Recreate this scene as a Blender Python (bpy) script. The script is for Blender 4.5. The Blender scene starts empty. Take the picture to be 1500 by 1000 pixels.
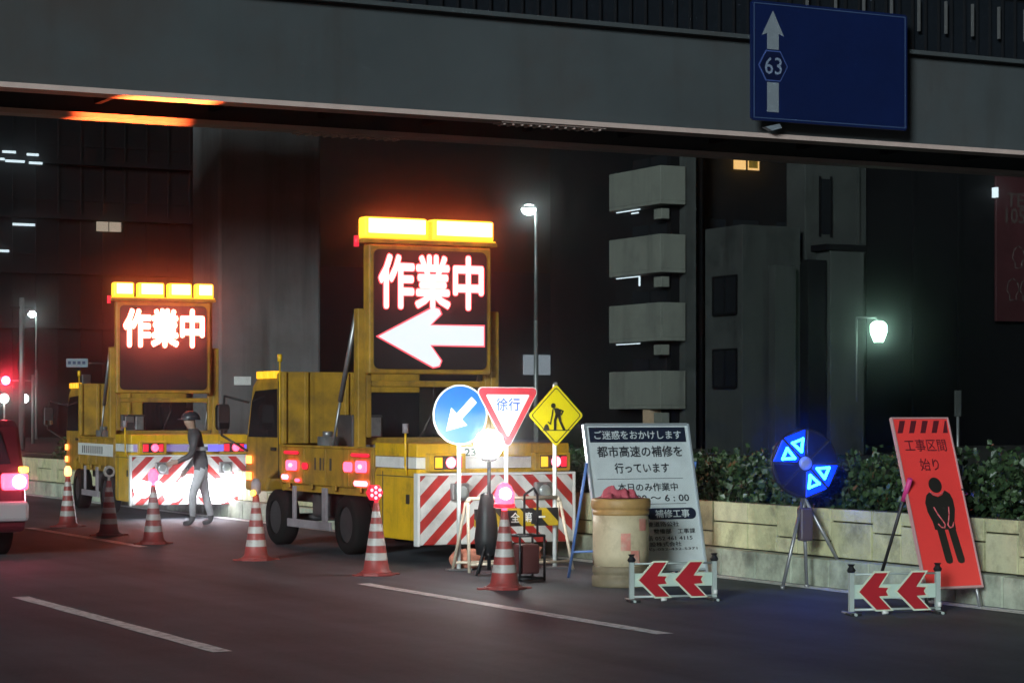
import bpy, bmesh, math, random
from mathutils import Vector, Matrix, Euler
R = math.radians
rnd = random.Random(7)
scene = bpy.context.scene
COL = scene.collection

# ------------------------------------------------------------------ camera, world, sun, exposure
cam_d = bpy.data.cameras.new("camera")
cam = bpy.data.objects.new("camera", cam_d)
COL.objects.link(cam)
cam.location = (0, 0, 1.56)
cam.rotation_euler = (R(90), 0, 0)
cam_d.sensor_width = 36
cam_d.lens = 36 * 3312 / 1500
cam_d.shift_y = 106 / 1500
cam_d.clip_end = 2000
scene.camera = cam

SUN_ELEV, SUN_LEFT = 13, 20
w = bpy.data.worlds.new("World")
scene.world = w
w.use_nodes = True
nt = w.node_tree
bg = nt.nodes["Background"]
sky = nt.nodes.new("ShaderNodeTexSky")
sky.sky_type = 'NISHITA'
sky.sun_disc = False
sky.sun_elevation = R(SUN_ELEV)
sky.sun_rotation = R(180 + SUN_LEFT)
nt.links.new(sky.outputs[0], bg.inputs[0])
bg.inputs[1].default_value = 0.0008
sl = bpy.data.lights.new("front_fill", 'SUN')  # added front light, stands in for street and car light behind the camera
sun = bpy.data.objects.new("front_fill", sl)
COL.objects.link(sun)
sl.energy = 3.0
sl.angle = R(12)
sl.color = (0.85, 0.99, 1.0)
sd = Vector((-math.sin(R(SUN_LEFT)) * math.cos(R(SUN_ELEV)), -math.cos(R(SUN_LEFT)) * math.cos(R(SUN_ELEV)), math.sin(R(SUN_ELEV))))
sun.rotation_euler = sd.to_track_quat('Z', 'Y').to_euler()
vs = scene.view_settings
vs.view_transform = 'Standard'
vs.look = 'None'
vs.exposure = 0.0
vs.gamma = 1.0
scene.cycles.use_denoising = True
scene.cycles.max_bounces = 6
scene.cycles.volume_bounces = 0
scene.cycles.sample_clamp_indirect = 4.0

# ------------------------------------------------------------------ road frame: local x = t (across, right), y = s (along, away)
YAW = math.atan2(1706, 3312)
DIR = Vector((-math.sin(YAW), math.cos(YAW), 0))
RIGHT = Vector((math.cos(YAW), math.sin(YAW), 0))


def road(s, t, z=0.0):
    p = DIR * s + RIGHT * t
    return Vector((p.x, p.y, z))


# ------------------------------------------------------------------ materials
MATS = {}


def mat(name, col, rough=0.55, metal=0.0, var=0.0, vscale=6.0, bump=0.0, bscale=40.0, emit=None, estr=0.0, dirt=None, dirt_scale=2.5, dirt_lo=0.5, dirt_hi=0.75, spec=0.5, trans=0.0, coat=0.0):
    if name in MATS:
        return MATS[name]
    m = bpy.data.materials.new(name)
    m.use_nodes = True
    n, l = m.node_tree.nodes, m.node_tree.links
    b = n["Principled BSDF"]
    b.inputs["Roughness"].default_value = rough
    b.inputs["Metallic"].default_value = metal
    b.inputs["Specular IOR Level"].default_value = spec
    b.inputs["Base Color"].default_value = (*col, 1)
    b.inputs["Coat Weight"].default_value = coat
    if trans:
        b.inputs["Transmission Weight"].default_value = trans
    if emit:
        b.inputs["Emission Color"].default_value = (*emit, 1)
        b.inputs["Emission Strength"].default_value = estr
    tc = n.new("ShaderNodeTexCoord")
    cur = None
    if var > 0:
        nz = n.new("ShaderNodeTexNoise")
        nz.inputs["Scale"].default_value = vscale
        nz.inputs["Detail"].default_value = 6
        nz.inputs["Roughness"].default_value = 0.65
        l.new(tc.outputs["Object"], nz.inputs["Vector"])
        mr = n.new("ShaderNodeMapRange")
        mr.inputs["From Min"].default_value = 0.3
        mr.inputs["From Max"].default_value = 0.7
        mr.inputs["To Min"].default_value = 1 - var
        mr.inputs["To Max"].default_value = 1 + var
        l.new(nz.outputs["Fac"], mr.inputs["Value"])
        mx = n.new("ShaderNodeVectorMath")
        mx.operation = 'SCALE'
        mx.inputs[0].default_value = col
        l.new(mr.outputs[0], mx.inputs["Scale"])
        cur = mx.outputs[0]
    if dirt:
        nz2 = n.new("ShaderNodeTexNoise")
        nz2.inputs["Scale"].default_value = dirt_scale
        nz2.inputs["Detail"].default_value = 8
        nz2.inputs["Roughness"].default_value = 0.7
        l.new(tc.outputs["Object"], nz2.inputs["Vector"])
        mr2 = n.new("ShaderNodeMapRange")
        mr2.inputs["From Min"].default_value = dirt_lo
        mr2.inputs["From Max"].default_value = dirt_hi
        l.new(nz2.outputs["Fac"], mr2.inputs["Value"])
        mix = n.new("ShaderNodeMix")
        mix.data_type = 'RGBA'
        l.new(mr2.outputs[0], mix.inputs["Factor"])
        if cur:
            l.new(cur, mix.inputs["A"])
        else:
            mix.inputs["A"].default_value = (*col, 1)
        mix.inputs["B"].default_value = (*dirt, 1)
        cur = mix.outputs["Result"]
    if cur:
        l.new(cur, b.inputs["Base Color"])
    if bump > 0:
        nb = n.new("ShaderNodeTexNoise")
        nb.inputs["Scale"].default_value = bscale
        nb.inputs["Detail"].default_value = 5
        l.new(tc.outputs["Object"], nb.inputs["Vector"])
        bp = n.new("ShaderNodeBump")
        bp.inputs["Strength"].default_value = bump
        bp.inputs["Distance"].default_value = 0.02
        l.new(nb.outputs["Fac"], bp.inputs["Height"])
        l.new(bp.outputs[0], b.inputs["Normal"])
    MATS[name] = m
    return m


def glow(name, rgb, strength, base=(0.2, 0.2, 0.2)):
    return mat(name, base, 0.4, emit=rgb, estr=strength)


def stripe_mat(name, cols, mode, period, duty=0.5, rough=0.45, offset=0.0):
    """two-colour stripes: chevron = z + |x|, diag = z + x, in object coordinates, with grime"""
    m = bpy.data.materials.new(name)
    m.use_nodes = True
    n, l = m.node_tree.nodes, m.node_tree.links
    b = n["Principled BSDF"]
    b.inputs["Roughness"].default_value = rough
    tc = n.new("ShaderNodeTexCoord")
    sp = n.new("ShaderNodeSeparateXYZ")
    l.new(tc.outputs["Object"], sp.inputs[0])

    def mt(op, a, bb=None):
        q = n.new("ShaderNodeMath")
        q.operation = op
        for i, v in enumerate((a, bb)):
            if v is None:
                continue
            if isinstance(v, (int, float)):
                q.inputs[i].default_value = v
            else:
                l.new(v, q.inputs[i])
        return q.outputs[0]
    x = sp.outputs["X"]
    if mode == 'chevron':
        x = mt('ABSOLUTE', x)
    f = mt('ADD', sp.outputs["Z"], x)
    f = mt('ADD', f, 10 + offset)
    f = mt('FRACT', mt('DIVIDE', f, period))
    f = mt('GREATER_THAN', f, duty)
    mix = n.new("ShaderNodeMix")
    mix.data_type = 'RGBA'
    l.new(f, mix.inputs["Factor"])
    mix.inputs["A"].default_value = (*cols[0], 1)
    mix.inputs["B"].default_value = (*cols[1], 1)
    nz = n.new("ShaderNodeTexNoise")
    nz.inputs["Scale"].default_value = 5
    nz.inputs["Detail"].default_value = 8
    l.new(tc.outputs["Object"], nz.inputs["Vector"])
    mr = n.new("ShaderNodeMapRange")
    mr.inputs["From Min"].default_value = 0.35
    mr.inputs["From Max"].default_value = 0.75
    mr.inputs["To Min"].default_value = 1.0
    mr.inputs["To Max"].default_value = 0.55
    l.new(nz.outputs["Fac"], mr.inputs["Value"])
    vm = n.new("ShaderNodeVectorMath")
    vm.operation = 'SCALE'
    l.new(mix.outputs["Result"], vm.inputs[0])
    l.new(mr.outputs[0], vm.inputs["Scale"])
    l.new(vm.outputs[0], b.inputs["Base Color"])
    MATS[name] = m
    return m


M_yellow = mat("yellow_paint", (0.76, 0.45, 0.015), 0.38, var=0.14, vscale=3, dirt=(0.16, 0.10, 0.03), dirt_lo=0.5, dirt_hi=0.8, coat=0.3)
M_olive = mat("shaded_yellow_paint", (0.40, 0.225, 0.025), 0.5, var=0.2, vscale=4, dirt=(0.12, 0.08, 0.03), dirt_lo=0.45, dirt_hi=0.75)  # darker yellow puts the shade on cab and bed into the paint
M_white = mat("white_paint", (0.75, 0.75, 0.73), 0.45, var=0.06, dirt=(0.4, 0.38, 0.34), dirt_lo=0.55, dirt_hi=0.85)
M_black = mat("black_plastic", (0.015, 0.015, 0.017), 0.5)
M_dark = mat("dark_steel", (0.035, 0.033, 0.035), 0.5, metal=0.3, var=0.3)
M_steel = mat("grey_steel", (0.33, 0.33, 0.34), 0.4, metal=0.7, var=0.15, vscale=12)
M_chassis = mat("chassis_paint", (0.05, 0.045, 0.05), 0.55, var=0.3, dirt=(0.1, 0.08, 0.07))
M_rail = mat("rail_grey", (0.28, 0.24, 0.26), 0.5, var=0.2)
M_rubber = mat("tyre_rubber", (0.010, 0.010, 0.010), 0.85, spec=.1, var=0.2, bump=0.2, bscale=60)
M_rim = mat("wheel_rim", (0.09, 0.09, 0.095), 0.42, metal=0.6, var=0.2)
M_glass = mat("dark_glass", (0.012, 0.014, 0.017), 0.08, spec=0.6)
M_red = mat("red_sheeting", (0.55, 0.03, 0.03), 0.4, var=0.08)
M_orange = mat("orange_plastic", (0.38, 0.055, 0.05), 0.5, var=0.15, dirt=(0.12, 0.05, 0.045), dirt_lo=0.42, dirt_hi=0.72, dirt_scale=6)
M_cone_white = mat("cone_white_band", (0.5, 0.47, 0.45), 0.45, var=0.1, dirt=(0.3, 0.25, 0.22), dirt_scale=9, dirt_lo=0.5, dirt_hi=0.75)
M_led_white = glow("led_red_white", (1.0, 0.12, 0.11), 9.0)
M_glow_rim = glow("red_glow_rim", (1.0, 0.02, 0.05), 1.6)  # red rim imitates the glow falling off around lit text and arrow
M_led_arrow = glow("led_arrow_white", (0.86, 0.95, 1.0), 0.95)
M_amber_bar = glow("amber_light_bar", (1.0, 0.55, 0.03), 2.2, (.5, .3, .02))
M_amber_core = glow("amber_light_core", (1.0, 0.12, 0.035), 34.0)
M_amber_dim = glow("amber_lens", (1.0, 0.5, 0.02), 1.3, (0.5, 0.25, 0.02))
M_red_lamp = glow("red_lamp_lit", (1.0, 0.04, 0.10), 6.0)
M_red_hot = glow("red_lamp_core", (1.0, 0.12, 0.17), 8.0)
M_red_dim = glow("red_lens", (1.0, 0.02, 0.06), 0.9, (0.4, 0.02, 0.03))
M_white_lamp = glow("white_lamp_lit", (1.0, 0.97, 0.92), 100.0)
M_guard_glare = glow("guard_glare_white", (0.93, 0.9, 1.0), 14.0)
M_green_lamp = glow("greenish_lamp_lit", (0.55, 1.0, 0.75), 16.0)
M_blue_lens = glow("blue_lens_lit", (0.0, 0.03, 1.0), 2.2, (.002, .004, .03))
M_cyan_led = glow("cyan_led_lit", (0.006, 0.09, 1.0), 50.0, (.002, .01, .05))
M_window_lit = glow("warm_window_lit", (1.0, 0.55, 0.13), 1.0)
M_window_dim = glow("warm_window_dim", (1.0, 0.45, 0.1), 0.25)
M_window_cold = glow("cold_window_lit", (0.7, 0.85, 1.0), 0.22)
M_tube_lit = glow("fluorescent_tube_lit", (0.75, 0.93, 1.0), 1.2)
M_chev = stripe_mat("red_white_chevron", ((0.78, 0.78, 0.76), (0.55, 0.035, 0.03)), 'chevron', 0.27, 0.52)
M_hazard = stripe_mat("yellow_black_stripe", ((0.6, 0.4, 0.02), (0.02, 0.02, 0.02)), 'diag', 0.3, 0.5)


# ------------------------------------------------------------------ mesh builder
def text_mesh(txt, bold):
    cu = bpy.data.curves.new("t", 'FONT')
    cu.body = txt
    cu.resolution_u = 2
    cu.offset = bold
    ob = bpy.data.objects.new("t", cu)
    COL.objects.link(ob)
    dg = bpy.context.evaluated_depsgraph_get()
    me = bpy.data.meshes.new_from_object(ob.evaluated_get(dg))
    vs_ = [v.co.copy() for v in me.vertices]
    fs_ = [tuple(p.vertices) for p in me.polygons]
    bpy.data.objects.remove(ob)
    bpy.data.curves.remove(cu)
    bpy.data.meshes.remove(me)
    return vs_, fs_


class MB:
    def __init__(self):
        self.v, self.f, self.m, self.s = [], [], [], []
        self.flat = False

    def face(self, idx, mi=0, smooth=False):
        self.f.append(tuple(idx)); self.m.append(mi); self.s.append(smooth)

    def addv(self, pts):
        b = len(self.v)
        self.v.extend([tuple(p) for p in pts])
        return b

    def box(self, x0, x1, y0, y1, z0, z1, mi=0, mtx=None):
        pts = [Vector(p) for p in ((x0, y0, z0), (x1, y0, z0), (x1, y1, z0), (x0, y1, z0), (x0, y0, z1), (x1, y0, z1), (x1, y1, z1), (x0, y1, z1))]
        if mtx is not None:
            pts = [mtx @ p for p in pts]
        b = self.addv(pts)
        for q in ((0, 3, 2, 1), (4, 5, 6, 7), (0, 1, 5, 4), (1, 2, 6, 5), (2, 3, 7, 6), (3, 0, 4, 7)):
            self.face([b + i for i in q], mi)
        return self

    def cyl(self, p0, p1, r0, r1=None, n=14, mi=0, smooth=True, caps=True):
        p0, p1 = Vector(p0), Vector(p1)
        r1 = r0 if r1 is None else r1
        d = (p1 - p0).normalized()
        a = d.orthogonal().normalized()
        c = d.cross(a)
        ring = lambda p, r: [p + (a * math.cos(2 * math.pi * i / n) + c * math.sin(2 * math.pi * i / n)) * r for i in range(n)]
        b = self.addv(ring(p0, r0) + ring(p1, r1))
        for i in range(n):
            j = (i + 1) % n
            self.face((b + i, b + j, b + n + j, b + n + i), mi, smooth)
        if caps:
            self.face([b + n - 1 - i for i in range(n)], mi)
            self.face([b + n + i for i in range(n)], mi)
        return self

    def tube(self, pts, r, n=8, mi=0):
        for a, b in zip(pts[:-1], pts[1:]):
            self.cyl(a, b, r, r, n, mi)
        for p in pts[1:-1]:
            self.sphere(p, r, n, 5, mi)
        return self

    def lathe(self, prof, n=20, mis=None, c=(0, 0, 0), smooth=True, axis='z', cap=True):
        b0 = len(self.v)
        for r, z in prof:
            for i in range(n):
                a = 2 * math.pi * i / n
                if axis == 'z':
                    self.v.append((c[0] + r * math.cos(a), c[1] + r * math.sin(a), c[2] + z))
                elif axis == 'y':
                    self.v.append((c[0] + r * math.cos(a), c[1] + z, c[2] + r * math.sin(a)))
                else:
                    self.v.append((c[0] + z, c[1] + r * math.cos(a), c[2] + r * math.sin(a)))
        for k in range(len(prof) - 1):
            mi = mis[k] if mis else 0
            for i in range(n):
                j = (i + 1) % n
                self.face((b0 + k * n + i, b0 + k * n + j, b0 + (k + 1) * n + j, b0 + (k + 1) * n + i), mi, smooth)
        if cap:
            self.face([b0 + n - 1 - i for i in range(n)], mis[0] if mis else 0)
            e = b0 + (len(prof) - 1) * n
            self.face([e + i for i in range(n)], mis[-1] if mis else 0)
        return self

    def sphere(self, c, r, n=16, m=10, mi=0, sc=(1, 1, 1)):
        prof = []
        b0 = len(self.v)
        for k in range(1, m):
            ph = math.pi * k / m
            for i in range(n):
                a = 2 * math.pi * i / n
                self.v.append((c[0] + r * sc[0] * math.sin(ph) * math.cos(a), c[1] + r * sc[1] * math.sin(ph) * math.sin(a), c[2] + r * sc[2] * math.cos(ph)))
        t = self.addv([(c[0], c[1], c[2] + r * sc[2]), (c[0], c[1], c[2] - r * sc[2])])
        for k in range(m - 2):
            for i in range(n):
                j = (i + 1) % n
                self.face((b0 + k * n + i, b0 + (k + 1) * n + i, b0 + (k + 1) * n + j, b0 + k * n + j), mi, True)
        for i in range(n):
            j = (i + 1) % n
            self.face((t, b0 + i, b0 + j), mi, True)
            self.face((t + 1, b0 + (m - 2) * n + j, b0 + (m - 2) * n + i), mi, True)
        return self

    def prism(self, poly, y0, y1, mi=0, plane='xz'):
        """polygon (a, b) extruded: plane xz -> along y; plane yz -> along x; plane xy -> along z"""
        if plane == 'xz':
            A = [(a, y0, b) for a, b in poly]; B = [(a, y1, b) for a, b in poly]
        elif plane == 'yz':
            A = [(y0, a, b) for a, b in poly]; B = [(y1, a, b) for a, b in poly]
        else:
            A = [(a, b, y0) for a, b in poly]; B = [(a, b, y1) for a, b in poly]
        n = len(poly)
        b = self.addv(A + B)
        self.face([b + i for i in range(n)], mi)
        self.face([b + n + n - 1 - i for i in range(n)], mi)
        for i in range(n):
            j = (i + 1) % n
            self.face((b + j, b + i, b + n + i, b + n + j), mi)
        return self

    def text(self, txt, cx, cz, y, w=None, h=None, bold=0.0, mi=0):
        vs_, fs_ = text_mesh(txt, 0.0)
        off = [(0, 0)] if not bold else [(bold * math.cos(R(45 * k)), bold * math.sin(R(45 * k))) for k in range(8)]
        xs = [p.x for p in vs_]; ys = [p.y for p in vs_]
        x0, x1, y0, y1 = min(xs), max(xs), min(ys), max(ys)
        sx = w / (x1 - x0) if w else None
        sy = h / (y1 - y0) if h else None
        sx = sx or sy
        sy = sy or sx
        sx *= (x1 - x0) / (x1 - x0 + 2 * bold)
        sy *= (y1 - y0) / (y1 - y0 + 2 * bold)
        for n_, (ox, oz) in enumerate(off):
            b = self.addv([(cx + (p.x + ox - (x0 + x1) / 2) * sx, y - .00012 * n_, cz + (p.y + oz - (y0 + y1) / 2) * sy) for p in vs_])
            for q in fs_:
                self.face([b + i for i in q], mi)
        self.flat = True
        return self

    def build(self, name, mats, parent=None, bevel=0.0, mtx=None):
        me = bpy.data.meshes.new(name)
        me.from_pydata([tuple(p) for p in self.v], [], self.f)
        for p, mi, s in zip(me.polygons, self.m, self.s):
            p.material_index = mi
            p.use_smooth = s
        if not isinstance(mats, (list, tuple)):
            mats = [mats]
        for m in mats:
            me.materials.append(m)
        bm = bmesh.new()
        bm.from_mesh(me)
        if mtx is not None:
            bm.transform(mtx)
        if not self.flat:
            bmesh.ops.recalc_face_normals(bm, faces=bm.faces)
        if bevel > 0:
            ed = [e for e in bm.edges if len(e.link_faces) == 2 and e.calc_face_angle(0) > R(40)]
            bmesh.ops.bevel(bm, geom=ed, offset=bevel, segments=2, affect='EDGES', profile=0.5, clamp_overlap=True)
        bm.to_mesh(me)
        bm.free()
        o = bpy.data.objects.new(name, me)
        COL.objects.link(o)
        if parent is not None:
            o.parent = parent
        return o


def tag(o, label, cat, group=None):
    o["label"] = label
    o["category"] = cat
    if group:
        o["group"] = group
    return o


def thing(name, label, cat, s, t, z=0.0, yaw=0.0, group=None):
    o = bpy.data.objects.new(name, None)
    o.empty_display_size = 0.2
    COL.objects.link(o)
    o.location = road(s, t, z)
    o.rotation_euler = (0, 0, YAW + R(yaw))
    return tag(o, label, cat, group)


def at_road(o):
    """mesh written in road coordinates (x = t, y = s)"""
    o.rotation_euler = (0, 0, YAW)
    return o


def structure(o):
    o["kind"] = "structure"
    return at_road(o)


def light(name, kind, loc, parent, energy, color, size=0.1, rot=None, spot=None, blend=0.6):
    d = bpy.data.lights.new(name, kind)
    d.energy = energy
    d.color = color
    if kind in ('POINT', 'SPOT'):
        d.shadow_soft_size = size
    if kind == 'SPOT':
        d.spot_size = spot
        d.spot_blend = blend
    o = bpy.data.objects.new(name, d)
    COL.objects.link(o)
    o.location = loc
    if rot:
        o.rotation_euler = rot
    o.parent = parent
    return o


# ------------------------------------------------------------------ setting: ground, road, markings
def asphalt():
    m = bpy.data.materials.new("asphalt")
    m.use_nodes = True
    n, l = m.node_tree.nodes, m.node_tree.links
    b = n["Principled BSDF"]
    tc = n.new("ShaderNodeTexCoord")

    def noise(scale, det, rough=0.6):
        q = n.new("ShaderNodeTexNoise")
        q.inputs["Scale"].default_value = scale
        q.inputs["Detail"].default_value = det
        q.inputs["Roughness"].default_value = rough
        l.new(tc.outputs["Object"], q.inputs["Vector"])
        return q
    big, fine = noise(0.45, 10, 0.72), noise(26, 8, 0.85)
    mp = n.new("ShaderNodeMapping")
    mp.inputs["Scale"].default_value = (1.6, 0.06, 1)
    l.new(tc.outputs["Object"], mp.inputs[0])
    tr = n.new("ShaderNodeTexNoise")
    tr.inputs["Scale"].default_value = 1.0
    tr.inputs["Detail"].default_value = 4
    l.new(mp.outputs[0], tr.inputs["Vector"])
    ad = n.new("ShaderNodeMath"); ad.operation = 'ADD'
    l.new(big.outputs["Fac"], ad.inputs[0]); l.new(tr.outputs["Fac"], ad.inputs[1])
    ad2 = n.new("ShaderNodeMath"); ad2.operation = 'MULTIPLY_ADD'
    l.new(fine.outputs["Fac"], ad2.inputs[0]); ad2.inputs[1].default_value = 0.9
    l.new(ad.outputs[0], ad2.inputs[2])
    cr = n.new("ShaderNodeValToRGB")
    cr.color_ramp.elements[0].position = 0.40
    cr.color_ramp.elements[0].color = (0.032, 0.038, 0.048, 1)
    cr.color_ramp.elements[1].position = 0.64
    cr.color_ramp.elements[1].color = (0.122, 0.140, 0.165, 1)
    dv = n.new("ShaderNodeMath"); dv.operation = 'DIVIDE'; dv.inputs[1].default_value = 2.9
    l.new(ad2.outputs[0], dv.inputs[0])
    l.new(dv.outputs[0], cr.inputs[0])
    l.new(cr.outputs[0], b.inputs["Base Color"])
    b.inputs["Roughness"].default_value = 0.66
    b.inputs["Specular IOR Level"].default_value = 0.35
    bp = n.new("ShaderNodeBump")
    bp.inputs["Strength"].default_value = 0.6
    bp.inputs["Distance"].default_value = 0.012
    l.new(fine.outputs["Fac"], bp.inputs["Height"])
    l.new(bp.outputs[0], b.inputs["Normal"])
    return m


M_asphalt = asphalt()
M_ground = mat("dark_soil", (0.03, 0.03, 0.028), 0.9, var=0.3, vscale=2)
M_marking = mat("road_marking_paint", (0.82, 0.82, 0.82), 0.6, var=0.15, vscale=14, dirt=(0.10, 0.10, 0.10), dirt_scale=11, dirt_lo=0.47, dirt_hi=0.75)
M_paving = mat("sidewalk_paving", (0.16, 0.155, 0.15), 0.8, var=0.2, vscale=3)
g = MB(); g.box(-900, 900, -100, 1200, -0.5, -0.02)
structure(g.build("ground", M_ground))
g = MB(); g.box(-9, 12.02, -12, 240, -0.1, 0.0)
structure(g.build("road", M_asphalt))
g = MB(); g.box(13.9, 22, -10, 240, -0.1, 0.12)
structure(g.build("sidewalk", M_paving))


def marking(name, t, s0, s1, wd, jag=False):
    b = MB()
    n = max(1, int((s1 - s0) / 0.25))
    pts = []
    for i in range(n + 1):
        s = s0 + (s1 - s0) * i / n
        j = rnd.uniform(-.006, .006)
        k = rnd.uniform(-.006, .006)
        pts.append(((t - wd / 2 + j, s, 0.004), (t + wd / 2 + k, s, 0.004)))
    i0 = b.addv([p for q in pts for p in q])
    for i in range(n):
        b.face((i0 + 2 * i, i0 + 2 * i + 1, i0 + 2 * i + 3, i0 + 2 * i + 2))
    return structure(b.build(name, M_marking))


for t, offs in ((5.1, 14.05), (8.3, 13.75), (1.9, 14.0)):
    for k in range(-1, 6):
        s0 = offs + 11.8 * k
        if t == 8.3 and k == 0:
            marking("lane_line", t, 13.75, 19.1, 0.14)
        else:
            marking("lane_line", t, s0, s0 + 5.0, 0.14)
marking("edge_line", 11.69, 2, 120, 0.19)

# ------------------------------------------------------------------ planter wall and hedge
M_stone = mat("planter_stone", (0.52, 0.51, 0.30), 0.75, var=0.22, vscale=5, bump=0.35, bscale=35, dirt=(0.13, 0.12, 0.08), dirt_scale=3.2, dirt_lo=0.5, dirt_hi=0.78)
M_stone2 = mat("planter_stone_pale", (0.58, 0.56, 0.36), 0.75, var=0.2, vscale=4, bump=0.35, bscale=35, dirt=(0.15, 0.13, 0.08), dirt_scale=4, dirt_lo=0.5, dirt_hi=0.8)
M_kerbstone = mat("planter_base_stone", (0.42, 0.46, 0.36), 0.8, var=0.25, vscale=4, bump=0.3, bscale=30, dirt=(0.10, 0.10, 0.08), dirt_scale=2.2, dirt_lo=0.45, dirt_hi=0.75)
M_joint = mat("mortar_joint", (0.05, 0.047, 0.035), 0.9)
M_soil = mat("planter_soil", (0.03, 0.025, 0.018), 0.95, var=0.3)
wl = thing("planter_wall", "long low planter wall of pale yellowish stone blocks along the right road edge", "wall", 0, 0)
b = MB()
b.box(12.02, 12.3, -6, 110, -0.05, 0.69, 2)
b.box(13.6, 13.9, -6, 110, -0.05, 0.69, 2)
s = -6.0
while s < 70:
    wd = rnd.choice((0.2, 0.34, 0.42, 0.5, 0.62))
    kind = rnd.random()
    if wd < 0.25:
        cuts = [(0.265, 0.70)]
    elif kind < 0.3:
        cuts = [(0.265, 0.58), (0.592, 0.70)]
    elif kind < 0.55:
        cuts = [(0.265, 0.40), (0.412, 0.70)]
    elif kind < 0.8:
        cuts = [(0.265, 0.50), (0.512, 0.70)]
    else:
        cuts = [(0.265, 0.70)]
    for z0, z1 in cuts:
        pr = rnd.uniform(0, .012)
        b.box(11.985 - pr, 12.03, s, s + wd - 0.02, z0, z1, rnd.choice((0, 0, 1)))
    s += wd
b.build("stone_facing", [M_stone, M_stone2, M_joint], wl, bevel=0.006)
b = MB()
s = -6.0
while s < 80:
    b.box(11.86, 12.03, s, s + 0.588, -0.02, 0.25 + rnd.uniform(-.004, .004), 0)
    s += 0.6
b.build("base_course", M_kerbstone, wl, bevel=0.012)
b = MB(); b.box(12.31, 13.59, -6, 110, 0.1, 0.62)
b.build("soil", M_soil, wl)


def leaf_mat(name, c0, c1):
    m = bpy.data.materials.new(name)
    m.use_nodes = True
    n, l = m.node_tree.nodes, m.node_tree.links
    b = n["Principled BSDF"]
    ge = n.new("ShaderNodeNewGeometry")
    cr = n.new("ShaderNodeValToRGB")
    cr.color_ramp.elements[0].color = (*c0, 1)
    cr.color_ramp.elements[1].color = (*c1, 1)
    l.new(ge.outputs["Random Per Island"], cr.inputs[0])
    l.new(cr.outputs[0], b.inputs["Base Color"])
    b.inputs["Roughness"].default_value = 0.42
    return m


M_leaf = leaf_mat("hedge_leaf", (0.012, 0.03, 0.012), (0.065, 0.11, 0.045))
M_twig = mat("hedge_twig", (0.05, 0.035, 0.02), 0.9)


def leaf(bb, p, size, r):
    d = Vector((r.gauss(0, 1), r.gauss(0, 1), r.gauss(0, .8) + 0.4)).normalized()
    a = d.orthogonal().normalized()
    a.rotate(Matrix.Rotation(r.uniform(0, 6.28), 3, d))
    c = d.cross(a)
    L, W = size, size * r.uniform(.32, .5)
    i = bb.addv([p, p + a * L * .5 + c * W + d * L * .08, p + a * L, p + a * L * .5 - c * W + d * L * .08])
    bb.face((i, i + 1, i + 2, i + 3))


def hedge(name, label, s0, s1, t0, t1, ztop, count, seed):
    r = random.Random(seed)
    ht = thing(name, label, "hedge", 0, 0)
    bb = MB(); bb.flat = True
    clumps = []
    s_ = s0
    while s_ < s1:
        clumps.append((s_, r.uniform(t0 + .1, t1 - .1), r.uniform(.28, .5), r.uniform(-.16, .07)))
        s_ += r.uniform(.06, .2)
    for i in range(count):
        cs, ct, cr_, dz = clumps[r.randrange(len(clumps))]
        u = Vector((r.gauss(0, 1), r.gauss(0, 1), r.gauss(0, 1))).normalized() * cr_ * (r.random() ** .35)
        zc = ztop - .38 + dz
        p = Vector((ct + u.x * .9, cs + u.y, max(.62, zc + u.z * .85)))
        if p.x < t0 - .22:
            p.x = t0 - .22 + r.random() * .1
        leaf(bb, p, r.uniform(.04, .09), r)
    tw = bb
    for i in range(int((s1 - s0) * 5)):
        x, y = r.uniform(t0 + .1, t1 - .1), r.uniform(s0, s1)
        z = r.uniform(.8, ztop)
        tw.cyl((x, y, .6), (x + r.uniform(-.2, .2), y + r.uniform(-.2, .2), z), .012, .004, 5, 1)
    bb.build("foliage", [M_leaf, M_twig], ht)


hedge("hedge", "dark green leafy hedge growing on top of the stone planter", 9.5, 44, 12.2, 13.5, 1.24, 65000, 3)

# ------------------------------------------------------------------ buildings
M_conc_a = mat("apartment_render", (0.16, 0.17, 0.145), 0.85, var=0.12, vscale=0.8, dirt=(0.085, 0.09, 0.08), dirt_scale=0.6)
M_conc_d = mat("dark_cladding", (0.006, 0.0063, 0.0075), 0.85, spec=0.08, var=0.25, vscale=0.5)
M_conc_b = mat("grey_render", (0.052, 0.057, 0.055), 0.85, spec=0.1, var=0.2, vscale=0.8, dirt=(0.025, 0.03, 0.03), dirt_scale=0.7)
M_conc_p = mat("pier_concrete", (0.14, 0.138, 0.14), 0.85, spec=0.1, var=0.12, vscale=1.2, dirt=(0.09, 0.088, 0.085), dirt_scale=0.9)


def block(t, parent, name, x0, x1, y0, y1, z0, z1, m, bevel=0.0):
    return MB().box(x0, x1, y0, y1, z0, z1).build(name, m, parent, bevel)


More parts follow.
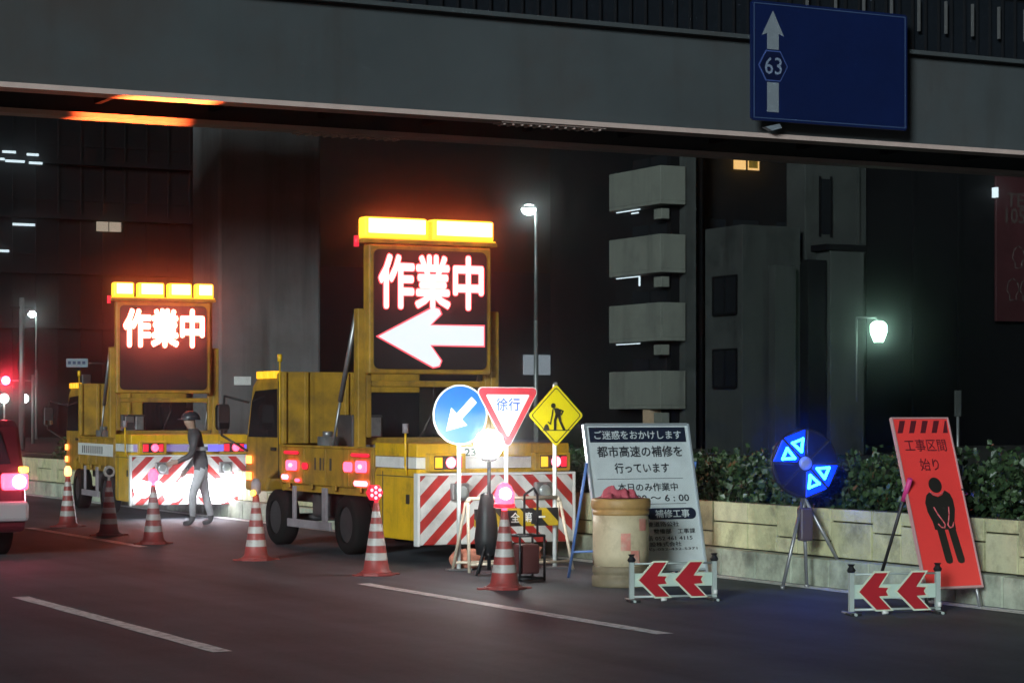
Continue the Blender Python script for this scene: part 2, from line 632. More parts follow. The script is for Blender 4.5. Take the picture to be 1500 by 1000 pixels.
# apartment block with balconies (local x = t, y = s)
A = thing("apartment_block", "apartment block with four pale stacked balconies, left of the lit orange window", "building", 86, 51.7)
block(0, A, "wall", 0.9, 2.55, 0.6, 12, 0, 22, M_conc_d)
block(0, A, "wall", 1.35, 1.9, 0.1, 0.6, 0, 22, M_conc_b)
for k in range(4):
    z0 = 1.78 + 3.03 * k
    bb = MB()
    bb.box(0, 1.3, 0, 4.6, z0, z0 + .16)
    bb.box(0, .13, 0, 4.6, z0 + .16, z0 + 1.7)
    bb.box(.13, 1.3, 0, .13, z0 + .16, z0 + 1.7)
    bb.box(.13, 1.3, 4.47, 4.6, z0 + .16, z0 + 1.7)
    bl = bb.build("balcony", M_conc_a, A, 0.02)
    dr = MB()
    dr.box(.85, .9, .9, 2.3, z0 + .2, z0 + 2.3)
    dr.box(.85, .9, 2.5, 3.9, z0 + .2, z0 + 2.3)
    dr.build("balcony_door", M_glass, A)
    cl = MB()
    cl.box(.3, .7, .4, 1.1, z0 - .62, z0 - .16)
    cl.build("air_conditioner", M_conc_a, A, 0.02)
    if k:
        tb = MB()
        tb.box(.2, .26, 2.2, 4.3, z0 - .09, z0 - .05)
        if k != 1:
            tb.box(.2, .26, 2.2, 2.26, z0 - .5, z0 - .09) if k == 2 else tb.box(.3, .36, 2.5, 3.1, z0 - .22, z0 - .17)
        tb.build("ceiling_light", M_tube_lit, A)
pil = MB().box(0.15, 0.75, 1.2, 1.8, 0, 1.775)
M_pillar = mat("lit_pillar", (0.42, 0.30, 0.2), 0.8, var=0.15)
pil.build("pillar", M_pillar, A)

# grey house with ribbed volumes
B = thing("grey_house", "grey house with two dark windows and tall stair tower behind the green lamp", "building", 70.8, 46.1)
block(0, B, "wall", 0, 2.6, 0, 2.6, 0, 8.6, M_conc_b, .03)
for z in (2.6, 5.35):
    wdo = MB().box(-.045, -.005, .35, 1.9, z, z + 1.35).build("window", M_glass, B)
    MB().box(-.09, -.046, .28, .35, z - .06, z + 1.41).box(-.09, -.046, 1.9, 1.97, z - .06, z + 1.41).box(-.09, -.046, .35, 1.9, z + 1.35, z + 1.41).box(-.12, -.046, .35, 1.9, z - .09, z).box(-.09, -.046, 1.1, 1.14, z, z + 1.35).build("frame", M_conc_d, wdo)
block(0, B, "stair_tower", 3.05, 5.9, .35, 1.6, 0, 14.5, M_conc_b, .03)
block(0, B, "annex", 1.15, 2.1, -.45, -.01, 0, 7.1, M_conc_b, .02)
block(0, B, "annex", 2.62, 3.45, -.5, .34, 0, 7.35, M_conc_d, .02)
block(0, B, "annex", 3.55, 5.1, -.6, .34, 0, 7.7, M_conc_b, .02)
block(0, B, "parapet", 3.3, 5.2, -.68, .34, 7.72, 7.95, M_conc_d, .02)
sw = MB().box(3.75, 4.2, .31, .345, 8.4, 10.5).build("window", M_glass, B)
MB().box(3.68, 3.75, .29, .345, 8.3, 10.6).box(4.2, 4.27, .29, .345, 8.3, 10.6).build("frame", M_conc_d, sw)
block(0, B, "drainpipe", 5.4, 5.5, .22, .34, 0, 14.3, M_conc_b)

# dark tower with lit window
Cb = thing("dark_tower_block", "dark tower block with a single lit orange window high up", "building", 88, 56.5)
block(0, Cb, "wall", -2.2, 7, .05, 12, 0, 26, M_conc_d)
zc = 13.25
px = 1.0
wi = MB().box(px - .72, px - .02, -.02, .03, zc - .42, zc + .38).build("window", M_window_lit, Cb)
MB().box(px - .8, px - .72, -.06, .04, zc - .5, zc + .46).box(px - .02, px + .06, -.06, .04, zc - .5, zc + .46).box(px + .72, px + .8, -.06, .04, zc - .5, zc + .46).box(px - .72, px + .72, -.06, .04, zc + .382, zc + .46).box(px - .72, px + .72, -.06, .04, zc - .5, zc - .422).build("frame", M_window_lit if False else M_conc_d, wi)
wi2 = MB().box(px + .06, px + .72, -.02, .03, zc - .42, zc + .38).build("window", M_window_lit, Cb)
wi2["label"] = "right lit pane with a dark curtain across it"
MB().box(px + .14, px + .62, -.045, -.025, zc - .32, zc + .22).build("curtain", M_olive, wi2)
for zz in (4.5, 7.2, 9.9, 15.5, 18.3):
    for xx in (-.8, 1.0, 3.4, 5.2):
        MB().box(xx - .7, xx + .7, -.01, .06, zz - .5, zz + .6).build("window", M_glass, Cb)

# dark hall on the right with billboard
D = thing("dark_warehouse", "big dark warehouse wall at the right behind the red billboard", "building", 90, 65.8)
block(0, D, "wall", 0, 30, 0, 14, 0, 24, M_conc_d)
for xx in (2.8, 5.6, 13.4, 17):
    block(0, D, "pilaster", xx - .1, xx + .1, -.14, -.01, 0, 23.8, M_conc_d)
bd = MB()
M_bill = mat("billboard_red", (0.045, 0.010, 0.013), 0.6, var=0.3, vscale=0.6)
M_bill_txt = mat("billboard_lettering", (0.06, 0.05, 0.045), 0.6)
Bi = thing("billboard", "dark red billboard with pale phone number on the dark wall at the right edge", "billboard", 89.7, 73.4, 6.2)
Bi.scale = (1.42, 1.42, 1.42)
bd.box(0, 4.6, -.1, .0, 0, 5.3)
pnl = bd.build("panel", M_bill, Bi, .02)
tx = MB()
tx.text("TE", .86, 4.3, -.105, h=.5, bold=.01)
tx.text("1052", 1.05, 3.75, -.105, w=1.25, h=.55, bold=.01)
tx.build("lettering", M_bill_txt, pnl)
ic = MB()
for cx, cz in ((1.0, 2.25), (.75, 1.1), (1.35, 1.1)):
    k = .28
    pts = [(cx - k, cz), (cx - .2, cz + .3), (cx, cz + .42), (cx + .2, cz + .3), (cx + k, cz), (cx + .15, cz - .15), (cx + .15, cz - .35), (cx - .15, cz - .35), (cx - .15, cz - .15), (cx - k, cz)]
    ic.tube([Vector((x, -.115, z)) for x, z in pts], .018, 5)
ic.build("outline_drawing", M_bill_txt, pnl)
MB().box(-.12, -.02, -.25, -.02, 4.35, 4.7).build("spot_lamp", M_tube_lit, Bi)

# far dark building at the left with fluorescent lights
E = thing("office_block", "dark office block far left with a few cold lit fluorescent strips", "building", 150, 30)
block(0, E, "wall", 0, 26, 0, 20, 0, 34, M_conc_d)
for k in range(8):
    block(0, E, "floor_slab", -.15, 26.15, -.6, -.01, 3.6 + 3.7 * k, 3.95 + 3.7 * k, M_conc_d)
for k in range(8):
    mm = MB()
    for q in range(17):
        mm.box(.3 + 1.55 * q, .42 + 1.55 * q, -.12, -.012, .3 + 3.7 * k, 3.55 + 3.7 * k)
    mm.box(0, 26, -.10, -.02, 1.2 + 3.7 * k, 1.3 + 3.7 * k)
    mm.build("window_frame", mat("dim_window_frame", (.009, .0095, .0105), .85, spec=.05), E)
tub = [(9.2, 19.0, .9), (10.8, 18.9, .8), (9.6, 18.4, 1.3), (11.0, 18.35, .9), (10.2, 14.2, 1.5), (8.8, 12.4, .8), (8.6, 18.5, .6)]
for x, z, L in tub:
    MB().box(x - L / 2, x + L / 2, -.75, -.65, z - .08, z + .08).build("fluorescent_strip", M_tube_lit, E)
pz = MB().box(15.2, 16.0, -.75, -.62, 13.95, 14.6).box(16.1, 16.9, -.75, -.62, 13.95, 14.6)
pz.build("lit_window", glow("cream_window_lit", (1.0, .75, .5), .35), E)

F = thing("low_rise_block", "dark low block behind the lamp post with one pale bluish window", "building", 120, 55)
block(0, F, "wall", -6, 16, 0, 14, 0, 10, M_conc_d)
for k, xx in enumerate((8.0, 9.05)):
    MB().box(xx - .45, xx + .45, -.04, .01, 3.9, 5.1).build("window", M_window_cold, F)
MB().box(11.5, 13, -.04, .01, 3.9, 5.1).build("window", M_glass, F)

# expressway pier
P = thing("expressway_pier", "massive square concrete pier rising behind the trucks under the footbridge", "pier", 40, 14.45)
block(0, P, "shaft", 0, 2.06, 0, 1.5, -.1, 24, M_conc_p, .06)
MB().box(.3, .63, -.03, -.005, 2.1, 2.26).build("plate", M_white, P)

# ------------------------------------------------------------------ footbridge with route sign
M_girder = mat("girder_paint", (0.070, 0.080, 0.086), 0.6, spec=0.1, var=0.10, vscale=0.5, dirt=(0.068, 0.054, 0.050), dirt_scale=0.16)
M_flange = mat("flange_edge_light", (0.60, 0.45, 0.41), 0.5, var=0.1, vscale=2)  # pale pink stands for light caught along the flange edges
M_deck = mat("deck_underside", (0.01, 0.01, 0.016), 0.8, spec=0.08, var=0.2)
M_parapet = mat("parapet_panel", (0.010, 0.013, 0.018), 0.7, spec=0.08, var=0.15)
def streaks(m, col, scale, amount):
    n, l = m.node_tree.nodes, m.node_tree.links
    b = n["Principled BSDF"]
    src = b.inputs["Base Color"].links[0].from_socket
    tc = n.new("ShaderNodeTexCoord")
    mp = n.new("ShaderNodeMapping")
    mp.inputs["Scale"].default_value = (scale, scale, scale * .06)
    l.new(tc.outputs["Object"], mp.inputs[0])
    nz = n.new("ShaderNodeTexNoise")
    nz.inputs["Scale"].default_value = 1.0
    nz.inputs["Detail"].default_value = 7
    nz.inputs["Roughness"].default_value = .7
    l.new(mp.outputs[0], nz.inputs["Vector"])
    mr = n.new("ShaderNodeMapRange")
    mr.inputs["From Min"].default_value = .52
    mr.inputs["From Max"].default_value = .72
    mr.inputs["To Max"].default_value = amount
    l.new(nz.outputs["Fac"], mr.inputs["Value"])
    mx = n.new("ShaderNodeMix")
    mx.data_type = 'RGBA'
    l.new(mr.outputs[0], mx.inputs["Factor"])
    l.new(src, mx.inputs["A"])
    mx.inputs["B"].default_value = (*col, 1)
    l.new(mx.outputs["Result"], b.inputs["Base Color"])


streaks(M_girder, (.05, .042, .036), 1.3, .35)
streaks(M_conc_p, (.03, .028, .026), 1.8, .6)
streaks(M_conc_b, (.018, .02, .02), 1.5, .6)
streaks(M_conc_a, (.05, .05, .045), 1.5, .5)
streaks(M_yellow, (.10, .055, .02), 7, .55)
streaks(M_olive, (.07, .04, .018), 7, .6)
FB = thing("footbridge", "steel plate girder footbridge crossing over the road across the top", "bridge", 33.5, 0, 6.44)
b = MB()
b.box(-14, 48, 0.2, .24, 0.085, 1.72)
b.build("front_girder", M_girder, FB)
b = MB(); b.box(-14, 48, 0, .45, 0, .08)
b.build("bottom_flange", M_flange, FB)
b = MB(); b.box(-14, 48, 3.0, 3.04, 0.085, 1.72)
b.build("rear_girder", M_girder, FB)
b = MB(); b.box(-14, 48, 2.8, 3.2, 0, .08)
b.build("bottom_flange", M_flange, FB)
b = MB(); b.box(-14, 48, .25, 2.99, .5, .62)
for k in range(30):
    b.box(-13 + 2 * k, -12.9 + 2 * k, .25, 2.99, .25, .49)
b.build("deck", M_deck, FB)
b = MB(); b.box(-14, 48, .02, .3, 1.725, 1.80)
b.build("top_flange", M_girder, FB)
b = MB(); b.box(-14, 48, .16, .2, 1.81, 2.9)
b.build("parapet", M_parapet, FB)
b = MB()
for k in range(int(62 / .3)):
    x = -14 + .3 * k
    b.box(x, x + .025, .10, .155, 1.81, 2.95)
b.box(-14, 48, .08, .24, 2.955, 3.02)
b.build("railing", mat("railing_black", (.012, .013, .016), .7, spec=.1), FB)
for x0, y0 in ((18.1, .0), (15.6, 2.8)):
    b = MB()
    b.box(x0 - 1.0, x0 + 1.0, y0 + .06, y0 + .4, -.025, -.003)
    for i in range(12):
        for j in (.12, .22, .32):
            b.cyl((x0 - .92 + i * .166, y0 + j, -.025), (x0 - .92 + i * .166, y0 + j, -.055), .028, n=6)
    b.build("bolted_splice", M_flange, FB)
for k in range(10):
    x = 23.2 + k * .62
    MB().box(x, x + .035, .02, .07, 2.15, 2.75).build("railing_glint", M_steel, FB)  # short steel bars set in for bright glints on the railing

M_blue = mat("route_sign_blue", (0.002, 0.010, 0.065), 0.5, var=0.12, vscale=1.2)
M_blue2 = mat("route_sign_hex", (0.002, 0.006, 0.04), 0.5)
M_sheet = mat("route_sign_white", (0.22, 0.25, 0.29), 0.5, var=0.06)
RS = thing("route_sign", "blue overhead route sign with white up arrow and number 63", "road sign", 33.3, 23.5, 6.70)
b = MB(); b.prism([(-1.66, .04), (-1.62, 0), (1.66, 0), (1.7, .04), (1.7, 2.06), (1.66, 2.1), (-1.62, 2.1), (-1.66, 2.06)], -.06, 0)
pn = b.build("panel", M_blue, RS)
ax = -1.22
b = MB()
z0 = 2.1
b.prism([(ax - .23, 1.50), (ax, 1.94), (ax + .23, 1.50), (ax + .12, 1.54), (ax + .12, 1.26), (ax - .12, 1.26), (ax - .12, 1.54)], -.068, -.061)
b.build("arrow", M_sheet, pn)
b = MB(); b.prism([(ax - .12, .68), (ax + .12, .68), (ax + .12, .16), (ax - .12, .16)], -.068, -.061)
b.build("arrow_shaft", M_sheet, pn)
hexo = [(ax + .31 * math.cos(a), .97 + .31 * math.sin(a)) for a in [R(60 * i) for i in range(6)]]
hexi = [(ax + .285 * math.cos(a), .97 + .285 * math.sin(a)) for a in [R(60 * i) for i in range(6)]]
MB().prism(hexo, -.072, -.061).build("hexagon_border", mat("route_sign_line", (.06, .10, .3), .5), pn)
MB().prism(hexi, -.076, -.0725).build("hexagon", M_blue2, pn)
MB().text("63", ax, .97, -.078, w=.36, h=.30, bold=.005).build("lettering", mat("route_number", (.2, .25, .36), .5), pn)
b = MB()
for x0, x1, z0, z1 in ((-1.62, 1.66, 2.045, 2.06), (-1.62, 1.66, .04, .055), (-1.62, -1.605, .055, 2.045), (1.645, 1.66, .055, 2.045)):
    b.box(x0, x1, -.066, -.061, z0, z1)
b.build("border_line", mat("route_sign_line2", (.06, .10, .2), .5), pn)
b = MB()
for x in (-1.1, 1.1):
    b.box(x - .05, x + .05, .01, .2, .1, 2.0)
b.build("bracket", M_steel, RS)
b = MB(); b.prism([(-1.35, -.1), (-1.05, -.03), (-1.0, -.1), (-1.2, -.16)], -.02, .1)
b.build("bracket", M_sheet, RS)

# ------------------------------------------------------------------ lamps and far street furniture
M_pole = mat("galvanised_pole", (0.22, 0.23, 0.23), 0.45, metal=0.5, var=0.15)
M_lamp_cold = glow("street_lamp_lit", (0.80, 1.0, 0.95), 28.0)


def st(px, Y):
    X = (px - 750) / 3312 * Y
    return Y * math.cos(YAW) - X * math.sin(YAW), X * math.cos(YAW) + Y * math.sin(YAW)


def street_lamp(px, Y, h, label, power):
    s, t = st(px, Y)
    o = thing("street_lamp", label, "street lamp", s, t, 0, -math.degrees(YAW))
    b = MB(); b.cyl((0, 0, 0), (0, 0, h * .55), .09, .075, 12)
    b.cyl((0, 0, h * .55), (0, 0, h - .1), .075, .05, 12)
    b.tube([Vector((0, 0, h - .1)), Vector((-.06, 0, h + .02)), Vector((-.2, 0, h + .06))], .045)
    b.build("pole", M_pole, o)
    b = MB(); b.lathe([(.05, .12), (.16, .06), (.30, -.02), (.30, -.06)], 18, c=(-.25, 0, h + .02))
    b.build("lamp_housing", M_steel, o)
    b = MB(); b.sphere((-.25, 0, h - .07), .26, 16, 10, 0, (1, 1, .75))
    b.build("lamp_globe", M_lamp_cold, o)
    return o


street_lamp(785, 80, 8.85, "tall street lamp with cold lit head, right of the big arrow display", 500)
street_lamp(53, 140, 7.8, "small far street lamp above the red traffic signal at the left", 500)

s_, t_ = st(1287, 82)
o = thing("bracket_lamp", "bright greenish white lantern on a bracket at the grey house corner", "lamp", s_, t_, 0, -math.degrees(YAW))
b = MB(); b.tube([Vector((-.75, .3, 2.0)), Vector((-.75, .3, 5.05)), Vector((-.1, 0, 5.05)), Vector((0, 0, 4.9))], .035)
b.build("bracket", M_pole, o)
b = MB(); b.lathe([(.16, 4.16), (.30, 4.5), (.30, 4.78), (.18, 4.9), (.05, 4.92)], 14)
b.build("lantern", M_green_lamp, o)
b = MB(); b.cyl((0, 0, 4.08), (0, 0, 4.16), .17, n=12)
b.build("lantern_base", M_dark, o)

s_, t_ = st(32, 100)
o = thing("utility_pole", "tall plain grey utility pole beside the traffic signal at the left", "pole", s_, t_)
b = MB(); b.cyl((0, 0, 0), (0, 0, 6.7), .15, .11, 14); b.build("shaft", M_pole, o)
b = MB(); b.box(-.5, .5, -.05, .05, 6.2, 6.3); b.build("crossarm", M_dark, o)

s_, t_ = st(48, 118)
o = thing("traffic_signal", "traffic signal showing red on a horizontal arm at the left edge", "traffic light", s_, t_, 0, -math.degrees(YAW))
b = MB(); b.cyl((0, 0, 0), (0, 0, 3.6), .08, n=10); b.cyl((0, 0, 3.3), (-1.2, 0, 3.3), .05, n=8); b.build("pole", M_pole, o)
b = MB(); b.box(-2.1, -1.1, -.12, .12, 3.06, 3.54); b.build("signal_housing", M_dark, o, .04)
M_tl = glow("signal_red_lit", (1.0, .02, .05), 160.0)
b = MB(); b.lathe([(.02, -.21), (.2, -.18), (.22, -.121)], 16, c=(-1.38, 0, 3.3), axis='y'); b.build("red_lens", M_tl, o)
for xx in (-1.65, -1.92):
    b = MB(); b.lathe([(.02, -.16), (.11, -.14), (.13, -.121)], 16, c=(xx, 0, 3.3), axis='y'); b.build("unlit_lens", M_black, o)

for px, lab in ((6, "round white globe lamp at the left frame edge under the red signal"), (35, "round white globe lamp below the signal arm beside the grey pole")):
    s_, t_ = st(px, 112)
    o = thing("globe_lamp", lab, "lamp", s_, t_, 0, 0, "white globe lamps under the signal")
    b = MB(); b.cyl((0, 0, 0), (0, 0, 2.1), .05, n=8); b.build("pole", M_pole, o)
    b = MB(); b.sphere((0, 0, 2.32), .23); b.build("globe", glow("globe_lit", (.85, 1, .92), 16), o)

s_, t_ = st(160, 52)
o = thing("place_name_sign", "small pale blue plate sign on an arm left of the rear truck", "road sign", s_, t_, 0, -math.degrees(YAW))
b = MB(); b.cyl((0, 0, 0), (0, 0, 2.9), .05, n=10); b.cyl((0, 0, 2.71), (-.98, 0, 2.74), .022, n=8); b.build("pole", M_pole, o)
b = MB(); b.box(-.98, -.48, -.05, -.02, 2.63, 2.83); b.build("plate", mat("pale_blue_plate", (.45, .6, .7), .4), o, .008)
b = MB()
for k in range(4):
    b.box(-.94 + .11 * k, -.87 + .11 * k, -.056, -.051, 2.70, 2.77)
b.build("lettering", mat("plate_blue", (.05, .12, .3), .5), o)
s_, t_ = st(125, 51)
o = thing("control_cabinet", "grey roadside control box on a post left of the rear truck", "cabinet", s_, t_)
b = MB(); b.cyl((0, 0, 0), (0, 0, 2.0), .04, n=8); b.build("post", M_pole, o)
b = MB(); b.box(-.1, .1, -.1, .1, 1.98, 2.45); b.build("box", M_steel, o, .02)
s_, t_ = st(1403, 52)
o = thing("marker_post", "slim grey marker post standing behind the hedge at right", "post", s_, t_)
b = MB(); b.cyl((0, 0, 0), (0, 0, 1.5), .035, n=8); b.build("post", M_pole, o)
b = MB(); b.box(-.09, .09, -.02, .02, 1.5, 2.1); b.build("plate", M_conc_b, o, .01)


# ------------------------------------------------------------------ sign trucks
def wheel(x, y, r, wd, parent, inner=1):
    sx = -1 if x < 0 else 1
    tyre = MB().lathe([(r * .62, -wd / 2), (r * .92, -wd / 2), (r, -wd * .36), (r, wd * .36), (r * .92, wd / 2), (r * .62, wd / 2)], 32, c=(x, y, r), axis='x', cap=False)
    tyre.lathe([(r * .62, wd / 2), (r * .62, -wd / 2)], 32, c=(x, y, r), axis='x', cap=False)
    wobj = tyre.build("wheel", M_rubber, parent)
    rb = MB().lathe([(r * .60, sx * wd * .40), (r * .54, sx * wd * .30), (r * .5, sx * wd * .12), (r * .26, sx * wd * .1), (r * .24, sx * wd * .34), (.02, sx * wd * .36)], 24, c=(x, y, r), axis='x')
    for k in range(6):
        a = k * math.pi / 3
        rb.cyl((x + sx * wd * .1, y + r * .38 * math.cos(a), r + r * .38 * math.sin(a)), (x + sx * wd * .2, y + r * .38 * math.cos(a), r + r * .38 * math.sin(a)), .018, n=6)
    rb.build("rim", M_rim, wobj)


def arrow_poly(cx, cz, L, H):
    return [(cx - L / 2, cz), (cx + .02, cz + H / 2), (cx + .09, cz + H / 2 - .015), (cx + .115, cz + H / 2 - .07), (cx - .02, cz + H * .20),
            (cx + L / 2, cz + H * .20), (cx + L / 2, cz - H * .13), (cx - .02, cz - H * .13), (cx + .115, cz - H / 2 + .07), (cx + .09, cz - H / 2 + .015), (cx + .02, cz - H / 2)]


def grow(poly, d):
    out = []
    n = len(poly)
    cw = sum((poly[(i + 1) % n][0] - poly[i][0]) * (poly[(i + 1) % n][1] + poly[i][1]) for i in range(n)) > 0
    for i in range(n):
        a, p, c = Vector(poly[i - 1]), Vector(poly[i]), Vector(poly[(i + 1) % n])
        e1, e2 = (p - a).normalized(), (c - p).normalized()
        n1 = Vector((-e1.y, e1.x)) if cw else Vector((e1.y, -e1.x))
        n2 = Vector((-e2.y, e2.x)) if cw else Vector((e2.y, -e2.x))
        bis = (n1 + n2)
        bis = bis.normalized() if bis.length > 1e-4 else n1
        k = min(2.0, 1 / max(.3, bis.dot(n1)))
        out.append(tuple(p + bis * d * k))
    return out


def sign_truck(label, s, t, yaw, variant):
    T = thing("sign_truck", label, "truck", s, t, 0, yaw, "yellow sign trucks closing the lane")
    one = variant == 1
    # rear crash guard
    gd = MB(); gd.box(-.9, .9, 0, .07, .2, .92)
    G = gd.build("crash_guard", M_chev, T, .012)
    ft = MB(); ft.box(-.93, -.901, -.01, .09, .19, .93).box(.901, .93, -.01, .09, .19, .93).box(-.93, .93, -.012, .09, .921, .945)
    ft.build("guard_frame", M_white, G, .004)
    for x in (-.46, .52):
        b = MB(); b.box(x - .1, x + .1, -.07, -.002, .66, .84)
        lh = b.build("work_lamp", M_steel, T, .015)
        b = MB(); b.lathe([(.075, -.075), (.06, -.088), (.02, -.094)], 16, c=(x + .01, 0, .75), axis='y'); b.build("lens", mat("lamp_glass", (.5, .55, .55), .15, metal=.4), lh)
    # rear body: yellow beam, white stripe, deck
    b = MB(); b.box(-.9, .9, .08, 1.15, 1.11, 1.25); b.build("rear_beam", M_yellow, T, .012)
    b = MB(); b.box(-.895, .895, .1, 1.15, .99, 1.107); b.build("white_stripe", M_white, T, .006)
    b = MB(); b.box(-.88, .88, .12, 1.15, .6, .985); b.build("rear_body", M_yellow, T, .01)
    b = MB(); b.prism([(.075, .24), (1.12, .24), (1.16, .30), (1.16, .93), (1.1, .985), (.075, .985)], -.9, -.62, plane='yz')
    sb = b.build("side_locker", M_yellow, T, .012)
    b = MB(); b.box(-.906, -.901, .93, .945, .26, .95).box(-.906, -.901, .12, 1.1, .90, .91)
    b.build("locker_seam", M_chassis, sb)
    b = MB(); b.box(-.912, -.901, .25, .33, .62, .72); b.build("locker_latch", M_dark, sb, .006)
    b = MB(); b.prism([(.075, .24), (1.12, .24), (1.16, .30), (1.16, .93), (1.1, .985), (.075, .985)], .62, .9, plane='yz')
    b.build("side_locker", M_yellow, T, .012)
    b = MB(); b.box(-.62, .62, .1, 1.0, .42, .6); b.build("underframe", M_chassis, T)
    for x in (-.58, .66):
        b = MB(); b.box(x - .22, x + .2, -.02, .09, .96, 1.15)
        h = b.build("lamp_housing", M_yellow, T, .01)
        b = MB(); b.box(x - .17, x + .15, -.035, -.021, .985, 1.125); b.build("lamp_bed", M_dark, h, .006)
        b = MB(); b.lathe([(.02, -.07), (.045, -.06), (.058, -.036)], 16, c=(x + .02, 0, 1.055), axis='y'); b.build("tail_lamp", M_red_hot if one else M_red_lamp, h)
        b = MB(); b.box(x + .08, x + .145, -.045, -.036, 1.0, 1.11); b.build("lens", M_red_dim, h, .006)
        b = MB(); b.box(x - .165, x - .08, -.045, -.036, 1.0, 1.11); b.build("lens", M_amber_dim if one else M_red_dim, h, .006)
    if one:
        b = MB(); b.box(-.42, -.02, .055, .078, 1.10, 1.22)
        npl = b.build("number_plate", M_white, T, .008)
        MB().text("23-03", -.2, 1.16, .052, w=.32, h=.08, bold=.01).build("lettering", mat("plate_green", (.02, .09, .05), .5), npl)
    b = MB(); b.tube([Vector((-.91, .3, .92)), Vector((-.94, .28, 1.02)), Vector((-.95, .25, 1.36))], .012)
    cr_ = b.build("corner_pole", M_yellow, T)
    b = MB(); b.cyl((-.95, .25, 1.36), (-.95, .25, 1.46), .032, n=12); b.build("cap", M_rail, cr_)
    # chassis and wheels
    b = MB(); b.box(-.45, -.33, .6, 5.0, .5, .66).box(.33, .45, .6, 5.0, .5, .66)
    for y in (1.4, 2.6, 3.4):
        b.box(-.33, .33, y, y + .08, .52, .64)
    b.cyl((-.8, 1.98, .32), (.8, 1.98, .32), .06, n=10)
    b.cyl((-.8, 4.12, .32), (.8, 4.12, .32), .05, n=10)
    b.build("chassis", M_chassis, T)
    for x in (-.79, .79):
        wheel(x, 1.98, .33, .21, T)
        wheel(x, 4.14, .33, .2, T)
    b = MB(); b.box(-.9, -.87, 2.42, 3.72, .24, .335); b.box(-.89, -.86, 2.55, 2.68, .335, .72); b.box(-.89, -.86, 3.5, 3.58, .335, .72)
    b.build("side_guard", M_rail, T, .006)
    b = MB(); b.box(-.72, -.4, 2.75, 3.4, .36, .66); b.build("fuel_tank", M_chassis, T, .04)
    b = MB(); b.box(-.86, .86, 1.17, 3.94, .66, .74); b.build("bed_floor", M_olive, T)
    # side gates
    for sx in (-1, 1):
        b = MB()
        xa, xb = (sx * .9, sx * .86)
        b.box(min(xa, xb), max(xa, xb), 1.19, 3.94, .745, 1.17)
        b.box(min(xa, xb) - .012, max(xa, xb) + .012, 1.19, 3.94, 1.171, 1.20)
        gt = b.build("side_gate", M_olive, T, .008)
        for y in (1.2, 1.85, 2.5, 3.15, 3.84):
            MB().box(min(sx * .915, sx * .901), max(sx * .915, sx * .901), y, y + .05, .76, 1.165).build("gate_rib", M_olive, gt, .004)
        for y in (1.5, 2.2, 2.9, 3.6):
            MB().box(min(sx * .92, sx * .901), max(sx * .92, sx * .901), y, y + .10, .70, .76).build("hinge", M_olive, gt, .004)
        if sx < 0:
            b = MB()
            if one:
                for y0, dy in ((2.36, .05), (2.56, .045), (2.66, .045), (2.82, .04)):
                    b.box(-.905, -.901, y0, y0 + dy, .92, 1.06)
                b.build("lettering", M_chassis, gt)
            else:
                b.box(-.918, -.903, 1.25, 3.9, .90, 1.09)
                wb = b.build("white_stripe", M_white, gt)
                b = MB()
                for k in range(11):
                    b.box(-.923, -.919, 2.0 + .15 * k, 2.05 + .15 * k, .93, 1.05)
                b.build("lettering", M_chassis, wb)
    if one:
        for y0, y1, z0, z1, m_ in ((3.35, 3.68, .90, 1.02, M_red_lamp), (3.02, 3.18, .92, 1.0, M_red_dim), (1.32, 1.62, .92, 1.05, M_red_lamp), (1.42, 1.52, .96, 1.01, M_red_hot), (3.46, 3.57, .94, .985, M_red_hot), (1.72, 1.95, .92, 1.03, M_red_lamp),
                                   (1.25, 1.75, 1.09, 1.13, M_red_dim), (3.3, 3.75, 1.09, 1.13, M_red_dim), (1.3, 1.66, .77, .83, M_red_hot), (3.62, 3.82, .79, .85, M_red_hot), (3.26, 3.4, .77, .81, M_red_lamp)):
            xo = .012 if (y0, y1) in ((1.42, 1.52), (3.46, 3.57)) else 0
            b = MB(); b.prism([(y0, z0 + .02), (y0 + .03, z0), (y1 - .03, z0), (y1, z0 + .02), (y1, z1 - .02), (y1 - .03, z1), (y0 + .03, z1), (y0, z1 - .02)], -.935 - xo, -.916 - xo * 1.4, plane='yz')
            b.build("side_lamp", m_, T, .006)
    # cab
    prof = [(3.98, .62), (3.98, 1.99), (4.1, 2.06), (4.75, 2.04), (4.98, 1.9), (5.2, 1.25), (5.24, .62), (4.56, .62), (4.45, .78), (4.14, .88), (3.98, .8)]
    b = MB(); b.prism(prof, -.86, .86, plane='yz')
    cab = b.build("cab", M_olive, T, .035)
    for sx in (-1, 1):
        b = MB(); b.prism([(4.12, 1.28), (4.12, 1.86), (4.84, 1.84), (4.95, 1.72), (5.08, 1.28)], sx * .862, sx * .872, plane='yz')
        b.build("side_window", M_glass, cab)
        b = MB(); b.box(min(sx * .862, sx * .868), max(sx * .862, sx * .868), 4.07, 4.085, .8, 1.95)
        b.box(min(sx * .868, sx * .89), max(sx * .868, sx * .89), 4.14, 4.28, 1.12, 1.16)
        b.build("door_handle", M_dark, cab)
        b = MB(); b.tube([Vector((sx * .87, 5.05, 1.7)), Vector((sx * 1.13, 5.22, 1.78)), Vector((sx * 1.17, 5.22, 1.3)), Vector((sx * .87, 5.1, 1.1))], .014)
        ma = b.build("mirror_arm", M_dark, T)
        b = MB(); b.prism([(sx * 1.16 + a * .085, 1.52 + c * .16) for a, c in ((-.8, -1), (.8, -1), (1, -.7), (1, .7), (.8, 1), (-.8, 1), (-1, .7), (-1, -.7))], 5.16, 5.26)
        mo = b.build("mirror", M_black, T, .02)
        b = MB(); b.box(sx * 1.16 - .06, sx * 1.16 + .06, 5.15, 5.158, 1.38, 1.45); b.build("mirror_glass", mat("mirror_glass", (.6, .6, .6), .05, metal=1), mo)
